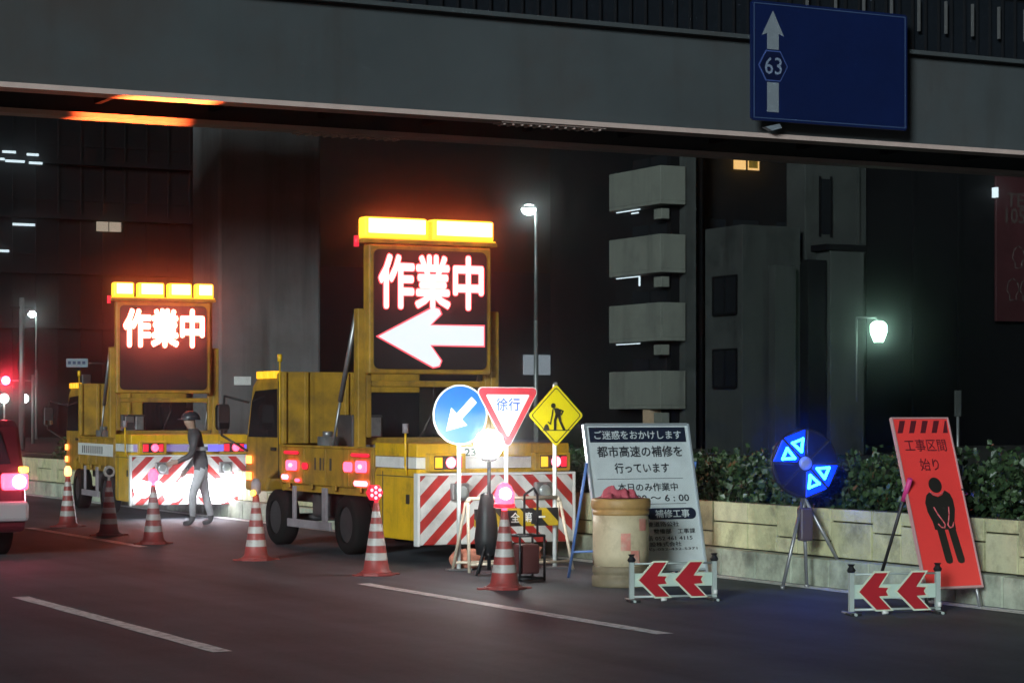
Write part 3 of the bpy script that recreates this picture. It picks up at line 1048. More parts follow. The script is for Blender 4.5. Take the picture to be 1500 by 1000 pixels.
    b = MB(); b.box(-.84, .84, 5.215, 5.235, 1.3, 1.31); b.build("windscreen_trim", M_dark, cab)
    # panel behind the cab
    b = MB(); b.box(-.9, .15, 3.88, 3.93, 1.21, 2.06).box(.15, .9, 3.88, 3.93, 1.82, 2.06).box(.15, .9, 3.88, 3.93, 1.21, 1.25)
    for x in (-.9, -.62, -.1):
        b.box(x, x + .05, 3.85, 3.879, 1.21, 2.06)
    b.build("bulkhead", M_olive, T, .006)
    b = MB(); b.box(.16, .9, 3.895, 3.91, 1.252, 1.815); b.build("rear_window", M_glass, T)
    # equipment on the bed
    b = MB(); b.box(-.42, -.02, 2.9, 3.35, .745, 1.55)
    gb = b.build("generator", M_chassis, T, .02)
    b = MB(); b.box(-.36, -.22, 2.87, 2.899, 1.42, 1.52).box(-.19, -.06, 2.87, 2.899, 1.3, 1.52).box(-.36, -.2, 2.87, 2.899, 1.15, 1.3).box(-.15, -.05, 2.87, 2.899, 1.05, 1.22)
    b.build("control_panel", M_steel, gb, .006)
    b = MB(); b.box(-.2, .0, 2.86, 2.899, 1.22, 1.27); b.build("indicator_lamp", M_red_dim, gb, .005)
    b = MB(); b.cyl((-.7, 2.95, .745), (-.7, 2.95, 1.3), .12, n=18); b.cyl((-.7, 2.95, 1.3), (-.7, 2.95, 1.36), .06, n=12); b.build("gas_cylinder", M_steel, T)
    b = MB(); b.box(.2, .75, 2.6, 3.2, .745, 1.1); b.build("tool_box", M_steel, T, .02)
    # sign mast
    zo = 0.0 if one else -.12
    SY = 1.7
    b = MB()
    for sx in (-1, 1):
        b.box(min(sx * .77, sx * .87), max(sx * .77, sx * .87), SY - .02, SY + .1, .75, 2.72 + zo)
        b.box(min(sx * .70, sx * .768), max(sx * .70, sx * .768), SY - .01, SY + .07, 1.3, 3.5 + zo)
        b.box(min(sx * .68, sx * .90), max(sx * .68, sx * .90), SY - .05, SY + .13, .745, .80)
    b.box(-.70, .70, SY + .0, SY + .06, 1.86 + zo, 1.93 + zo)
    b.box(-.77, .77, SY + .1, SY + .18, 1.22, 1.30)
    b.build("mast_frame", M_olive, T, .01)
    for sx in (-1, 1):
        b = MB(); b.cyl((sx * .84, SY + .1, 2.66 + zo), (sx * .84, SY + .55, 1.7), .028, n=10); b.cyl((sx * .84, SY + .55, 1.7), (sx * .84, SY + .85, 1.0), .016, n=10)
        b.build("gas_strut", M_steel, T)
    b = MB(); b.tube([Vector((.1, SY + .08, 1.9 + zo)), Vector((.15, SY + .2, 1.6)), Vector((.05, SY + .3, 1.3)), Vector((-.1, 2.9, 1.2))], .014)
    b.build("cable", M_black, T)
    # display
    b = MB(); b.prism([(-.80, 2.0 + zo), (.70, 2.0 + zo), (.70, 3.42 + zo), (-.80, 3.42 + zo)], SY - .16, SY - .015)
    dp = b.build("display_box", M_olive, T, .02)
    b = MB()
    r_ = .07
    poly = []
    for cx, cz, a0 in ((.635 - r_, 2.055 + r_, -90), (.635 - r_, 3.37 - r_, 0), (-.745 + r_, 3.37 - r_, 90), (-.745 + r_, 2.055 + r_, 180)):
        for k in range(6):
            a = R(a0 + 18 * k)
            poly.append((cx + r_ * math.cos(a), cz + zo + r_ * math.sin(a)))
    b.prism(poly, SY - .175, SY - .161)
    b.build("display_face", M_black, dp)
    yf = SY - .178
    b = MB(); b.text("作業中", -.05, 3.02 + zo, yf - .001, w=1.31, h=.63, bold=.05); b.build("lettering_glow_rim", M_glow_rim, dp)
    b = MB(); b.text("作業中", -.05, 3.02 + zo, yf - .004, w=1.29, h=.61, bold=.034 if one else .045); b.build("lettering", M_led_white if one else glow("led_blown_white", (1, .13, .08), 30), dp)
    ap = arrow_poly(-.05, 2.41, 1.29, .66)
    if one:
        b = MB(); b.prism(grow(ap, .016), yf - .001, yf); b.build("arrow_glow_rim", M_glow_rim, dp)
        b = MB(); b.prism(ap, yf - .006, yf - .002); b.build("arrow", M_led_arrow, dp)
    # light bar
    b = MB(); b.box(-.86, .80, SY - .12, SY + .1, 3.44 + zo, 3.485 + zo); lbm = b.build("light_bar", M_olive, T, .008)
    segs = ((-.83, -.06), (.0, .77)) if one else ((-.83, -.5), (-.44, -.02), (.04, .42), (.48, .77))
    for x0, x1 in segs:
        b = MB(); b.box(x0, x1, SY - .1, SY + .08, 3.50 + zo, 3.73 + zo); al = b.build("amber_lens", M_amber_bar, lbm, .03)
        b = MB(); b.box(x0 + .05, x1 - .03, SY - .115, SY - .101, 3.55 + zo, 3.71 + zo); b.build("lamp_core", M_amber_core, al, .006)
    b = MB(); b.box(-.84, .78, SY - .11, SY + .09, 3.486 + zo, 3.505 + zo)
    if one:
        b.box(-.055, -.005, SY - .1, SY + .08, 3.506, 3.70)
    b.build("lens_base", M_amber_dim, lbm)
    b = MB(); b.cyl((-.88, SY, 3.4 + zo), (-.88, SY, 3.52 + zo), .03, n=10); b.build("end_cap", M_red_dim, lbm)
    # cab lamps
    b = MB()
    for k in range(3):
        b.box(-.9, -.80, 4.15 + .22 * k, 4.30 + .22 * k, 1.985, 2.075)
    b.build("marker_lamp", M_amber_dim, T, .012)
    b = MB(); b.cyl((-.88, 4.0, 1.2), (-.88, 4.0, 2.18), .01, n=6); b.cyl((-.88, 4.0, 2.18), (-.88, 4.0, 2.27), .028, n=10)
    b.build("antenna", M_yellow, T)
    for z in (.75, .95):
        b = MB(); b.box(-.9, -.872, 4.95, 5.1, z, z + .1); b.build("turn_lamp", glow("turn_lamp_lit", (1, .22, .04), 5), T, .01)
    if not one:
        bf = MB()
        row = ((-.86, -.6), (-.46, -.1), (-.08, .3), (.32, .88))
        fl = MB(); fl.box(-.89, .9, -.07, -.013, .40, .46); fh = fl.build("glare_rail", M_dark, T, .01)  # rail and glowing discs added to imitate glare off the reflective guard
        for k, (x, r_) in enumerate(((-.76, .13), (-.54, .09), (-.30, .15), (-.04, .19), (.2, .15), (.42, .19), (.64, .17), (.82, .13))):
            b = MB(); b.lathe([(r_, -.071), (r_ * .97, -.11), (r_ * .6, -.125), (.01, -.13)], 20, c=(x, 0, .44 + .045 * math.sin(k * 2.3)), axis='y'); b.build("glare_disc", M_guard_glare, fh)
        b = MB(); b.box(.25, .86, -.03, -.021, 1.0, 1.10); b.build("blue_reflection", glow("blue_reflection_glow", (.12, .08, 1), 1.1), T, .006)  # these two glowing strips stand for a bluish reflection on the body
        b = MB(); b.box(-.86, .2, .085, .099, 1.0, 1.10); b.build("violet_reflection", glow("violet_reflection_glow", (.45, .3, 1), .35), T, .006)
        for ang in (188, 143):
            light("flange_spot", 'SPOT', (-.03, SY + .12, 3.6 + zo), T, 11000, (1, .13, .03), .04, rot=(R(ang), 0, 0), spot=R(34), blend=.7)  # spots added to throw the light bar's streaks onto the bridge flanges
    return T


sign_truck("nearer yellow sign truck showing a lit message over a large white arrow", 21.2, 10.75, 0, 1)
sign_truck("farther yellow sign truck with blown out message and white glare discs added on its guard", 32.4, 11.27, -5, 2)


# ------------------------------------------------------------------ traffic cones
def cone(s, t, label, lamp, yaw=0):
    o = thing("traffic_cone", label, "traffic cone", s, t, 0, yaw, "traffic cones along the closed lane")
    b = MB()
    oct_ = [(.19 * math.cos(R(22.5 + 45 * k)), .19 * math.sin(R(22.5 + 45 * k))) for k in range(8)]
    b.prism(oct_, 0, .025, plane='xy')
    b.box(-.25, -.16, -.03, .03, 0, .018).box(.16, .25, -.03, .03, 0, .018)
    b.build("base", M_orange, o, .005)
    rr = lambda z: .125 - (.125 - .028) * (z - .06) / .64
    zs = [.06, .15, .22, .29, .36, .43, .50, .56, .62, .70]
    prof = [(.165, .026), (.145, .04)] + [(rr(z), z) for z in zs] + [(.018, .705)]
    mis = [0, 0] + [0, 1, 0, 1, 0, 1, 0, 1, 0] + [0]
    b = MB(); b.lathe(prof, 28, mis); b.build("cone", [M_orange, M_cone_white], o)
    if lamp == 'hex':
        b = MB(); b.cyl((0, 0, .69), (0, 0, .74), .02, n=10); b.lathe([(.085, -.03), (.085, .03)], 6, c=(-.02, 0, .80), axis='y', smooth=False)
        h = b.build("lamp", M_red_dim, o, .008)
        b = MB()
        for k in range(7):
            a = R(60 * k + 30)
            q = .05 if k < 6 else 0
            b.lathe([(.017, -.03), (.012, -.04), (.004, -.043)], 10, c=(-.02 + q * math.cos(a), 0, .80 + q * math.sin(a)), axis='y')
        b.build("led", M_red_hot, h)
    elif lamp == 'bright':
        b = MB(); b.cyl((0, 0, .69), (0, 0, .74), .025, n=10); b.lathe([(.03, .74), (.085, .77), (.09, .85), (.06, .92), (.02, .95)], 18)
        h = b.build("lamp", M_red_lamp, o)
        b = MB(); b.sphere((-.01, -.06, .85), .055, 16, 10); b.build("bulb", glow("cone_bulb_lit", (1, .5, .5), 30), h)
        b = MB(); b.cyl((0, 0, .725), (0, 0, .76), .095, n=18); b.build("lamp_collar", M_red_dim, o)
    elif lamp == 'red':
        b = MB(); b.cyl((0, 0, .69), (0, 0, .74), .025, n=10); b.lathe([(.03, .74), (.06, .76), (.065, .84), (.03, .9)], 16)
        b.build("lamp", M_red_lamp, o)
    elif lamp == 'amber':
        b = MB(); b.lathe([(.02, .69), (.05, .72), (.055, .82), (.03, .87)], 16)
        h = b.build("lamp", M_rail, o)
        b = MB(); b.sphere((-.045, -.05, .72), .032, 12, 8); b.build("bulb", glow("amber_bulb_lit", (1, .45, .03), 6), h)
    elif lamp == 'amber_top':
        b = MB(); b.lathe([(.02, .69), (.05, .72), (.05, .80), (.025, .84)], 16); b.build("lamp", glow("amber_top_lit", (1, .28, .1), 5), o)
    else:
        b = MB(); b.cyl((0, 0, .69), (0, 0, .76), .018, n=10); b.lathe([(.08, -.03), (.08, .02)], 8, c=(0, 0, .82), axis='y', smooth=False)
        h = b.build("lamp", M_cone_white, o, .008)
        b = MB(); b.lathe([(.045, -.03), (.035, -.042), (.01, -.046)], 14, c=(0, 0, .82), axis='y'); b.build("lens", M_dark, h)


cone(30.65, 8.87, "farthest striped cone at the left with small amber light on its tip", 'amber_top')
cone(28.2, 8.7, "striped cone carrying an unlit white round lamp near rear truck's wheel", 'white')
cone(26.1, 8.6, "striped cone with glowing red lamp in front of the glaring guard", 'red', 8)
cone(22.7, 8.62, "striped cone with yellow bulb beside the nearer truck's front wheel", 'amber', -6)
cone(20.05, 8.85, "striped cone with hexagonal red lamp in front of nearer truck's rear wheel", 'hex', 5)
cone(17.95, 9.17, "nearest striped cone with bright round red light before the pipe barricade", 'bright', -10)

# ------------------------------------------------------------------ barricade, three signs, work lamp
M_pipe = mat("cream_pipe", (0.62, 0.52, 0.40), 0.45, var=0.12, vscale=10, dirt=(.25, .12, .06), dirt_scale=9, dirt_lo=.55, dirt_hi=.75)
o = thing("pipe_barricade", "folding pipe barricade with yellow black striped safety board", "barricade", 20.1, 10.37)
for yy, nm in ((-.18, -1), (.2, 1)):
    b = MB(); b.tube([Vector((-.58, yy, .0)), Vector((-.52, .02 * nm, .68)), Vector((-.49, .015 * nm, .72)), Vector((.49, .015 * nm, .72)), Vector((.52, .02 * nm, .68)), Vector((.58, yy, 0))], .017)
    b.cyl((-.57, yy * .9, .08), (.57, yy * .9, .08), .014, n=8)
    b.build("pipe_frame", M_pipe, o)
b = MB(); b.box(-.47, .47, -.075, -.06, .44, .62)
sbd = b.build("safety_board", M_hazard, o, .004)
b = MB()
for ch, x in (("安", -.30), ("全", -.02), ("第", .12), ("一", .27)):
    b.text(ch, x, .53, -.0775, w=.1 if ch != "一" else .1, h=.1 if ch != "一" else .018, bold=.01)
b.build("lettering", M_white, sbd)
for x in (-.40, -.06, .22):
    MB().box(x - .06, x + .06, -.0768, -.0755, .46, .60).build("letter_patch", M_black, sbd)

M_sign_blue = mat("regulation_blue", (0.01, 0.12, 0.62), 0.4, var=.05)
M_sign_white = mat("regulation_white", (0.78, 0.80, 0.78), 0.42, var=.04)
M_sign_red = mat("regulation_red", (0.62, 0.05, 0.07), 0.42, var=.05)
M_sign_yellow = mat("warning_yellow", (0.74, 0.62, 0.01), 0.42, var=.04)
M_sign_black = mat("sign_black", (0.02, 0.018, 0.015), 0.5)
M_sign_back = mat("sign_back", (0.35, 0.35, 0.35), 0.5, metal=.4)


def sign_pole(o, h):
    b = MB(); b.cyl((0, .02, 0), (0, .02, h), .022, n=14); b.build("pole", M_sign_white, o)
    b = MB(); b.box(-.13, .13, -.02, .06, 0, .02); b.build("foot", M_steel, o, .004)


def circle(r, n=40, cx=0, cz=0):
    return [(cx + r * math.cos(2 * math.pi * k / n), cz + r * math.sin(2 * math.pi * k / n)) for k in range(n)]


o = thing("keep_left_sign", "round blue sign with white arrow pointing down left, leftmost of the three", "road sign", 20.28, 9.86)
sign_pole(o, 1.84)
b = MB(); b.prism(circle(.302, 40, 0, 1.55), -.012, -.002); pn = b.build("panel", M_sign_white, o)
b = MB(); b.prism(circle(.285, 40, 0, 1.55), -.016, -.0125); b.build("blue_field", M_sign_blue, pn)
u = Vector((-1, -1)).normalized(); v = Vector((-u.y, u.x))
ar = [(.225, 0), (.02, .125), (.02, .04), (-.215, .04), (-.215, -.04), (.02, -.04), (.02, -.125)]
b = MB(); b.prism([((u * a + v * c).x, 1.55 + (u * a + v * c).y) for a, c in ar], -.020, -.0165); b.build("arrow", M_sign_white, pn)
b = MB(); b.box(-.06, .06, -.001, .045, 1.72, 1.76); b.box(-.06, .06, -.001, .045, 1.34, 1.38); b.build("clamp", M_steel, o)


def rtri(side, ztop, rr):
    h = side * math.sqrt(3) / 2
    c = [(-side / 2, ztop), (side / 2, ztop), (0, ztop - h)]
    out = []
    cen = Vector((0, ztop - h / 3))
    cor = [cen + (Vector(p) - cen) * (1 - 2 * rr / (side / math.sqrt(3))) for p in c]
    for (p, a0) in zip(cor, (150, 30, -90)):
        for k in range(7):
            a = R(a0 + 60 - 20 * k)
            out.append((p.x + rr * math.cos(a), p.y + rr * math.sin(a)))
    return out


o = thing("slow_down_sign", "inverted red and white triangle sign, middle of the three on poles", "road sign", 20.22, 10.36)
sign_pole(o, 1.80)
b = MB(); b.prism(rtri(.74, 1.83, .05), -.012, -.002); pn = b.build("panel", M_sign_white, o)
b = MB(); b.prism(rtri(.715, 1.822, .045), -.0155, -.0125); b.build("red_border", M_sign_red, pn)
b = MB(); b.prism(rtri(.50, 1.755, .012), -.019, -.016); wf = b.build("white_field", M_sign_white, pn)
b = MB(); b.text("徐行", 0, 1.655, -.0215, w=.27, h=.13, bold=.012); b.build("lettering", M_sign_blue, wf)
b = MB(); b.box(-.06, .06, -.001, .045, 1.62, 1.66); b.build("clamp", M_steel, o)

o = thing("roadworks_sign", "yellow diamond roadworks sign with digging man, rightmost of the three", "road sign", 20.12, 10.86)
sign_pole(o, 1.86)
dia = lambda q, z=1.545: [(q, z), (0, z + q), (-q, z), (0, z - q)]


def rdia(q, z, rr):
    out = []
    for a0, (x, zz) in zip((0, 90, 180, 270), ((q, z), (0, z + q), (-q, z), (0, z - q))):
        d = Vector((x, zz - z)).normalized()
        c = Vector((x, zz)) - d * rr * math.sqrt(2)
        for k in range(5):
            a = R(a0 - 45 + 22.5 * k)
            out.append((c.x + rr * math.cos(a), c.y + rr * math.sin(a)))
    return out


b = MB(); b.prism(rdia(.315, 1.545, .03), -.012, -.002); pn = b.build("panel", M_sign_yellow, o)
b = MB()
po, pi_ = rdia(.288, 1.545, .025), rdia(.274, 1.545, .022)
i0 = b.addv([(x, -.0135, z) for x, z in po] + [(x, -.0135, z) for x, z in pi_])
n_ = len(po)
for k in range(n_):
    j = (k + 1) % n_
    b.face((i0 + k, i0 + j, i0 + n_ + j, i0 + n_ + k))
b.flat = True
b.build("border_line", M_sign_black, pn)
b = MB()
zz = 1.545
mk = lambda pts: b.prism([(x, zz + z) for x, z in pts], -.017, -.0125)
b.prism(circle(.026, 14, -.035, zz + .098), -.017, -.0125)
mk([(-.03, .075), (.02, .072), (.055, .05), (.045, -.005), (.01, -.02), (-.012, .02)])           # torso
mk([(.045, -.0), (.012, -.02), (-.0, -.055), (-.002, -.145), (-.03, -.145), (-.028, -.05), (-.008, .02)])  # near leg
mk([(.05, .0), (.058, -.06), (.105, -.145), (.075, -.145), (.035, -.065), (.018, -.02)])         # far leg
mk([(.04, .066), (.088, .045), (.06, .0), (.045, .005), (.068, .04), (.035, .052)])              # arm akimbo
mk([(-.03, .07), (-.042, .0), (-.06, -.08), (-.072, -.076), (-.055, .005), (-.045, .06)])          # shovel arm
mk([(-.072, -.076), (-.06, -.08), (-.066, -.095), (-.10, -.07), (-.095, -.06)])
mk([(-.145, -.145), (-.135, -.105), (-.115, -.085), (-.095, -.10), (-.08, -.145)])                # heap
mk([(-.16, -.146), (.16, -.146), (.152, -.155), (-.152, -.155)])
b.build("digging_man", M_sign_black, pn)
b = MB(); b.box(-.015, .015, -.01, .03, 1.845, 1.88); b.build("cap", M_steel, o)

o = thing("work_lamp", "glaring white round work lamp on a dark stand before the signs", "lamp", 19.55, 9.82)
b = MB(); b.cyl((0, 0, .05), (0, 0, 1.13), .018, n=10)
for k in range(3):
    a = R(90 + 120 * k)
    b.cyl((0, 0, .42), (.22 * math.cos(a), .22 * math.sin(a), .01), .013, n=8)
b.build("stand", M_black, o)
b = MB(); b.lathe([(.03, 1.1), (.07, 1.11), (.075, 1.13), (.05, 1.14)], 16); b.build("collar", M_dark, o)
b = MB(); b.sphere((0, 0, 1.27), .142, 24, 16); b.build("globe", M_white_lamp, o)
b = MB(); b.lathe([(.03, .18), (.10, .2), (.12, .35), (.09, .62), (.06, .78), (.03, .8)], 14, c=(.0, .05, 0)); b.build("battery_bag", M_black, o)

o = thing("equipment_crate", "black tubular frame power unit on the road behind nearest cone", "power unit", 18.85, 9.86)
b = MB()
for x in (-.13, .13):
    for y in (-.12, .12):
        b.cyl((x, y, 0), (x, y, .42), .012, n=8)
for z in (.02, .42):
    b.tube([Vector((-.13, -.12, z)), Vector((.13, -.12, z)), Vector((.13, .12, z)), Vector((-.13, .12, z)), Vector((-.13, -.12, z))], .012)
b.tube([Vector((-.02, 0, .42)), Vector((-.02, 0, .8)), Vector((.08, 0, .86)), Vector((.12, 0, .8)), Vector((.12, 0, .42))], .012)
b.build("frame", M_black, o)
b = MB(); b.box(-.10, .10, -.09, .09, .06, .34); b.build("engine", mat("engine_red", (.10, .03, .03), .5), o, .02)
M_bag = mat("sandbag_orange", (.62, .24, .16), .8, var=.2, vscale=9, bump=.4, bscale=22)
for i, (s_, t_, lab) in enumerate(((20.45, 10.02, "salmon sandbag lying behind the barricade's left foot"), (20.4, 10.62, "salmon sandbag lying behind the barricade near the roadworks sign pole"))):
    o = thing("sandbag", lab, "sandbag", s_, t_, 0, 10 - 30 * i, "sandbags behind the barricade")
    b = MB(); b.sphere((0, 0, .10), .2, 18, 12, 0, (1.0, .7, .55))
    for k, p in enumerate(b.v):
        q = Vector(p)
        j = .012 * math.sin(q.x * 41 + i) + .012 * math.sin(q.z * 53 + q.y * 37)
        b.v[k] = (q.x * (1 + j * 2), q.y * (1 + j * 3), max(0.003, q.z + j * .6))
    b.build("sack", M_bag, o)
    b = MB(); b.lathe([(.02, 0), (.012, .03), (.045, .08)], 10, c=(.17, 0, .13)); b.build("neck", M_bag, o)

# ------------------------------------------------------------------ notice board
M_board = mat("notice_white", (0.62, 0.68, 0.70), 0.42, var=.05, dirt=(.45, .5, .52), dirt_lo=.5, dirt_hi=.8)
M_navy = mat("notice_navy", (0.012, 0.018, 0.04), 0.45)
M_ink = mat("notice_ink", (0.02, 0.022, 0.03), 0.5)
M_bluepipe = mat("blue_pipe", (0.10, 0.2, 0.5), 0.4, var=.1)
o = thing("notice_board", "white roadwork apology notice board with dark header leaning behind the barrel", "notice board", 18.3, 10.95)
TL = Matrix.Translation((0, 0, .0)) @ Matrix.Rotation(-math.atan2(.36, 1.45), 4, 'X')
b = MB(); b.box(-.56, .56, 0, .02, .10, 1.49); pn = b.build("panel", M_board, o, mtx=TL)
b = MB(); b.box(-.585, -.561, -.012, .03, 0.0, 1.51).box(.561, .585, -.012, .03, 0, 1.51).box(-.56, .56, -.012, .03, 1.491, 1.515).box(-.56, .56, -.012, .03, .075, .098)
b.build("frame", mat("aluminium_frame", (.5, .55, .6), .4, metal=.5), o, .004, mtx=TL)
b = MB(); b.box(-.53, .53, -.004, -.001, 1.33, 1.475)
zp = 1.40 - (1.40 - .515) * .87
b.prism([(x - .02 if k_ < 12 else x, z) for k_, (x, z) in enumerate([(.06 + .055 * math.cos(R(a)), zp + .055 * math.sin(R(a))) for a in range(90, 271, 15)] + [(.48 + .055 * math.cos(R(a)), zp + .055 * math.sin(R(a))) for a in range(-90, 91, 15)])], -.004, -.001)
b.box(-.5, .44, -.004, -.001, .972, .976).box(-.5, .44, -.004, -.001, .725, .729)
b.build("header_band", M_navy, pn, mtx=TL)
for txt, x, z, w_, h_, bo, m_ in (("ご迷惑をおかけします", 0, 1.40, .96, .09, .012, 1), ("補修工事", .27, .515, .38, .085, .012, 1),
        ("都市高速の補修を", .0, 1.215, .94, .115, .018, 0), ("行っています", .0, 1.03, .60, .105, .018, 0), ("本日のみ作業中", .04, .815, .66, .085, .014, 0),
        ("20 : 00 〜 6 : 00", .08, .69, .80, .07, .012, 0), ("高速道路公社", .12, .40, .42, .05, .01, 0), ("整備部　工事課", .27, .32, .46, .052, .01, 0),
        ("電話 052 461 4115", .17, .245, .58, .05, .01, 0), ("建設株式会社", .12, .178, .42, .048, .01, 0), ("(代)-052-432-5371", .2, .122, .6, .036, .01, 0)):
    b = MB(); b.text(txt, x, 1.40 - (1.40 - z) * .87, -.0065 if m_ else -.0035, w=w_, h=h_ * .95, bold=bo)
    b.build("lettering", M_board if m_ else M_ink, pn, mtx=TL)
for x in (-.60, .60):
    b = MB(); b.cyl((x, .26, 1.1), (x, .62, 0), .014, n=8)
    b.build("rear_leg", M_bluepipe, o)
b = MB(); b.cyl((-.6, .53, .25), (.6, .53, .25), .01, n=8); b.build("cross_brace", M_bluepipe, o)

# ------------------------------------------------------------------ barrel with rags
M_barrel = mat("barrel_cream", (0.60, 0.50, 0.33), 0.6, var=.15, vscale=5, dirt=(.30, .24, .15), dirt_scale=5, dirt_lo=.5, dirt_hi=.75)
M_barrel_rim = mat("barrel_rim", (0.42, 0.25, 0.09), 0.55, var=.2, vscale=7)
M_barrel_base = mat("barrel_base", (0.20, 0.16, 0.10), 0.65, var=.25, dirt=(.08, .06, .04))
M_patch = mat("barrel_pink_patch", (0.66, 0.24, 0.19), 0.55, var=.2, vscale=8, dirt=(.55, .42, .32), dirt_scale=7, dirt_lo=.42, dirt_hi=.7)
o = thing("plastic_barrel", "worn cream safety barrel with faded pink squares beside the notice board", "barrel", 17.8, 10.28)
o.scale = (.91, .91, .98)
b = MB(); b.lathe([(.27, .19), (.278, .3), (.282, .5), (.275, .66)], 36); b.build("body", M_barrel, o)
b = MB(); b.lathe([(.275, .66), (.283, .665), (.283, .70), (.268, .705), (.292, .72), (.298, .74), (.298, .79), (.29, .81), (.25, .815), (.24, .76)], 36); b.build("rim", M_barrel_rim, o)
b = MB(); b.lathe([(.285, 0), (.29, .02), (.29, .09), (.275, .10), (.275, .12), (.285, .13), (.282, .185), (.27, .192)], 36); b.build("base", M_barrel_base, o)
for k, z0, z1 in ((12, .34, .50), (13, .21, .34), (14, .52, .63), (2, .3, .45), (6, .2, .36)):
    b = MB(); b.flat = True
    n = 4
    for q in range(n):
        a0, a1 = R(20 * k + 20 * q / n), R(20 * k + 20 * (q + 1) / n)
        r_ = .2845
        i = b.addv([(r_ * math.cos(a0), r_ * math.sin(a0), z0), (r_ * math.cos(a1), r_ * math.sin(a1), z0), (r_ * math.cos(a1), r_ * math.sin(a1), z1), (r_ * math.cos(a0), r_ * math.sin(a0), z1)])
        b.face((i, i + 1, i + 2, i + 3), 0, True)
    b.build("pink_square", M_patch, o)
o = thing("folded_cloth", "crumpled dark pink cloth lying on top of the barrel", "cloth", 17.8, 10.28, .785)
o.scale = (.91, .91, 1)
b = MB()
nx, ny = 34, 16
i0 = len(b.v)
r2 = random.Random(5)
ph = [r2.uniform(0, 6) for _ in range(8)]
for j in range(ny + 1):
    for i in range(nx + 1):
        x = -.21 + .37 * i / nx
        y = -.14 + .28 * j / ny
        e = min(1, 5 * min(i / nx, 1 - i / nx, j / ny, 1 - j / ny))
        z = .015 + e * (.06 + .024 * math.sin(x * 34 + ph[0] + y * 14) + .02 * math.sin(x * 21 - y * 26 + ph[1]) + .010 * math.sin(y * 30 + ph[2] + x * 48))
        b.v.append((x + .012 * math.sin(y * 60 + ph[3]), y + .012 * math.sin(x * 70 + ph[4]), max(.018, z)))
for j in range(ny):
    for i in range(nx):
        q = i0 + j * (nx + 1) + i
        b.face((q, q + 1, q + nx + 2, q + nx + 1), 0, True)
b.flat = True
b.build("fabric", mat("dark_pink_cloth", (.50, .09, .12), .75, var=.2, vscale=12), o)
b = MB(); b.lathe([(.24, -.02), (.24, 0.012)], 28); b.build("lining", mat("cloth_lining", (.40, .07, .09), .8, var=.2), o)

# ------------------------------------------------------------------ chevron boards
M_chev_white = mat("chevron_white", (0.50, 0.62, 0.54), 0.45, var=.06, dirt=(.35, .42, .36), dirt_lo=.55, dirt_hi=.8)
M_chev_edge = mat("chevron_edge", (0.60, 0.66, 0.52), 0.45, var=.08)
M_chev_red = mat("chevron_red", (0.40, 0.015, 0.025), 0.42, var=.08)


def chevron_board(s, t, yaw, label):
    o = thing("chevron_board", label, "chevron board", s, t, 0, yaw, "low red arrow boards on the road")
    o.scale = (.9, .9, .93)
    b = MB()
    for x in (-.40, .40):
        b.box(x - .02, x + .02, -.02, .02, .03, .36)
        b.cyl((x, -.12, .012), (x, .2, .012), .012, n=8)
    b.cyl((-.38, 0, .045), (.38, 0, .045), .011, n=8)
    b.cyl((-.38, 0, .34), (.38, 0, .34), .009, n=8)
    b.build("frame", mat("pale_frame", (.46, .52, .5), .45, metal=.2, var=.1), o)
    b = MB(); b.box(-.378, .378, -.012, .0, .135, .255); b.build("white_panel", M_chev_white, o, .003)
    for cx in (-.145, .205):
        k = 1.0
        pl = [(-.19, 0), (-.045, .155), (.07, .155), (-.015, .035), (.075, .03), (.055, 0), (.075, -.035), (-.012, -.04), (.10, -.15), (-.03, -.15)]
        pts = [(cx + x, .195 + z) for x, z in pl]
        b = MB(); b.prism(grow(pts, .016), -.02, -.0125); e_ = b.build("arrow", M_chev_edge, o)
        b = MB(); b.prism(pts, -.025, -.0205); b.build("red_face", M_chev_red, e_)
    for x in (-.40, .40):
        b = MB(); b.lathe([(.03, 0), (.042, .02), (.02, .05), (.035, .07)], 8, c=(x, 0, .355), smooth=False); b.build("clip", M_black, o)
    b = MB()
    b.cyl((-.12, -.02, .02), (-.07, -.02, .02), .016, n=8)
    b.cyl((.40, -.04, .06), (.40, -.04, .1), .018, n=8)
    b.build("bolt", M_white, o)
    b = MB(); b.box(-.44, -.34, -.10, .04, 0, .022); b.box(.36, .44, -.10, .04, 0, .022); b.build("foot", M_black, o, .005)


chevron_board(16.15, 9.83, -14, "low double red arrow board standing before the notice board and barrel")
chevron_board(14.3, 10.72, -14, "low double red arrow board before the red bowing man sign")

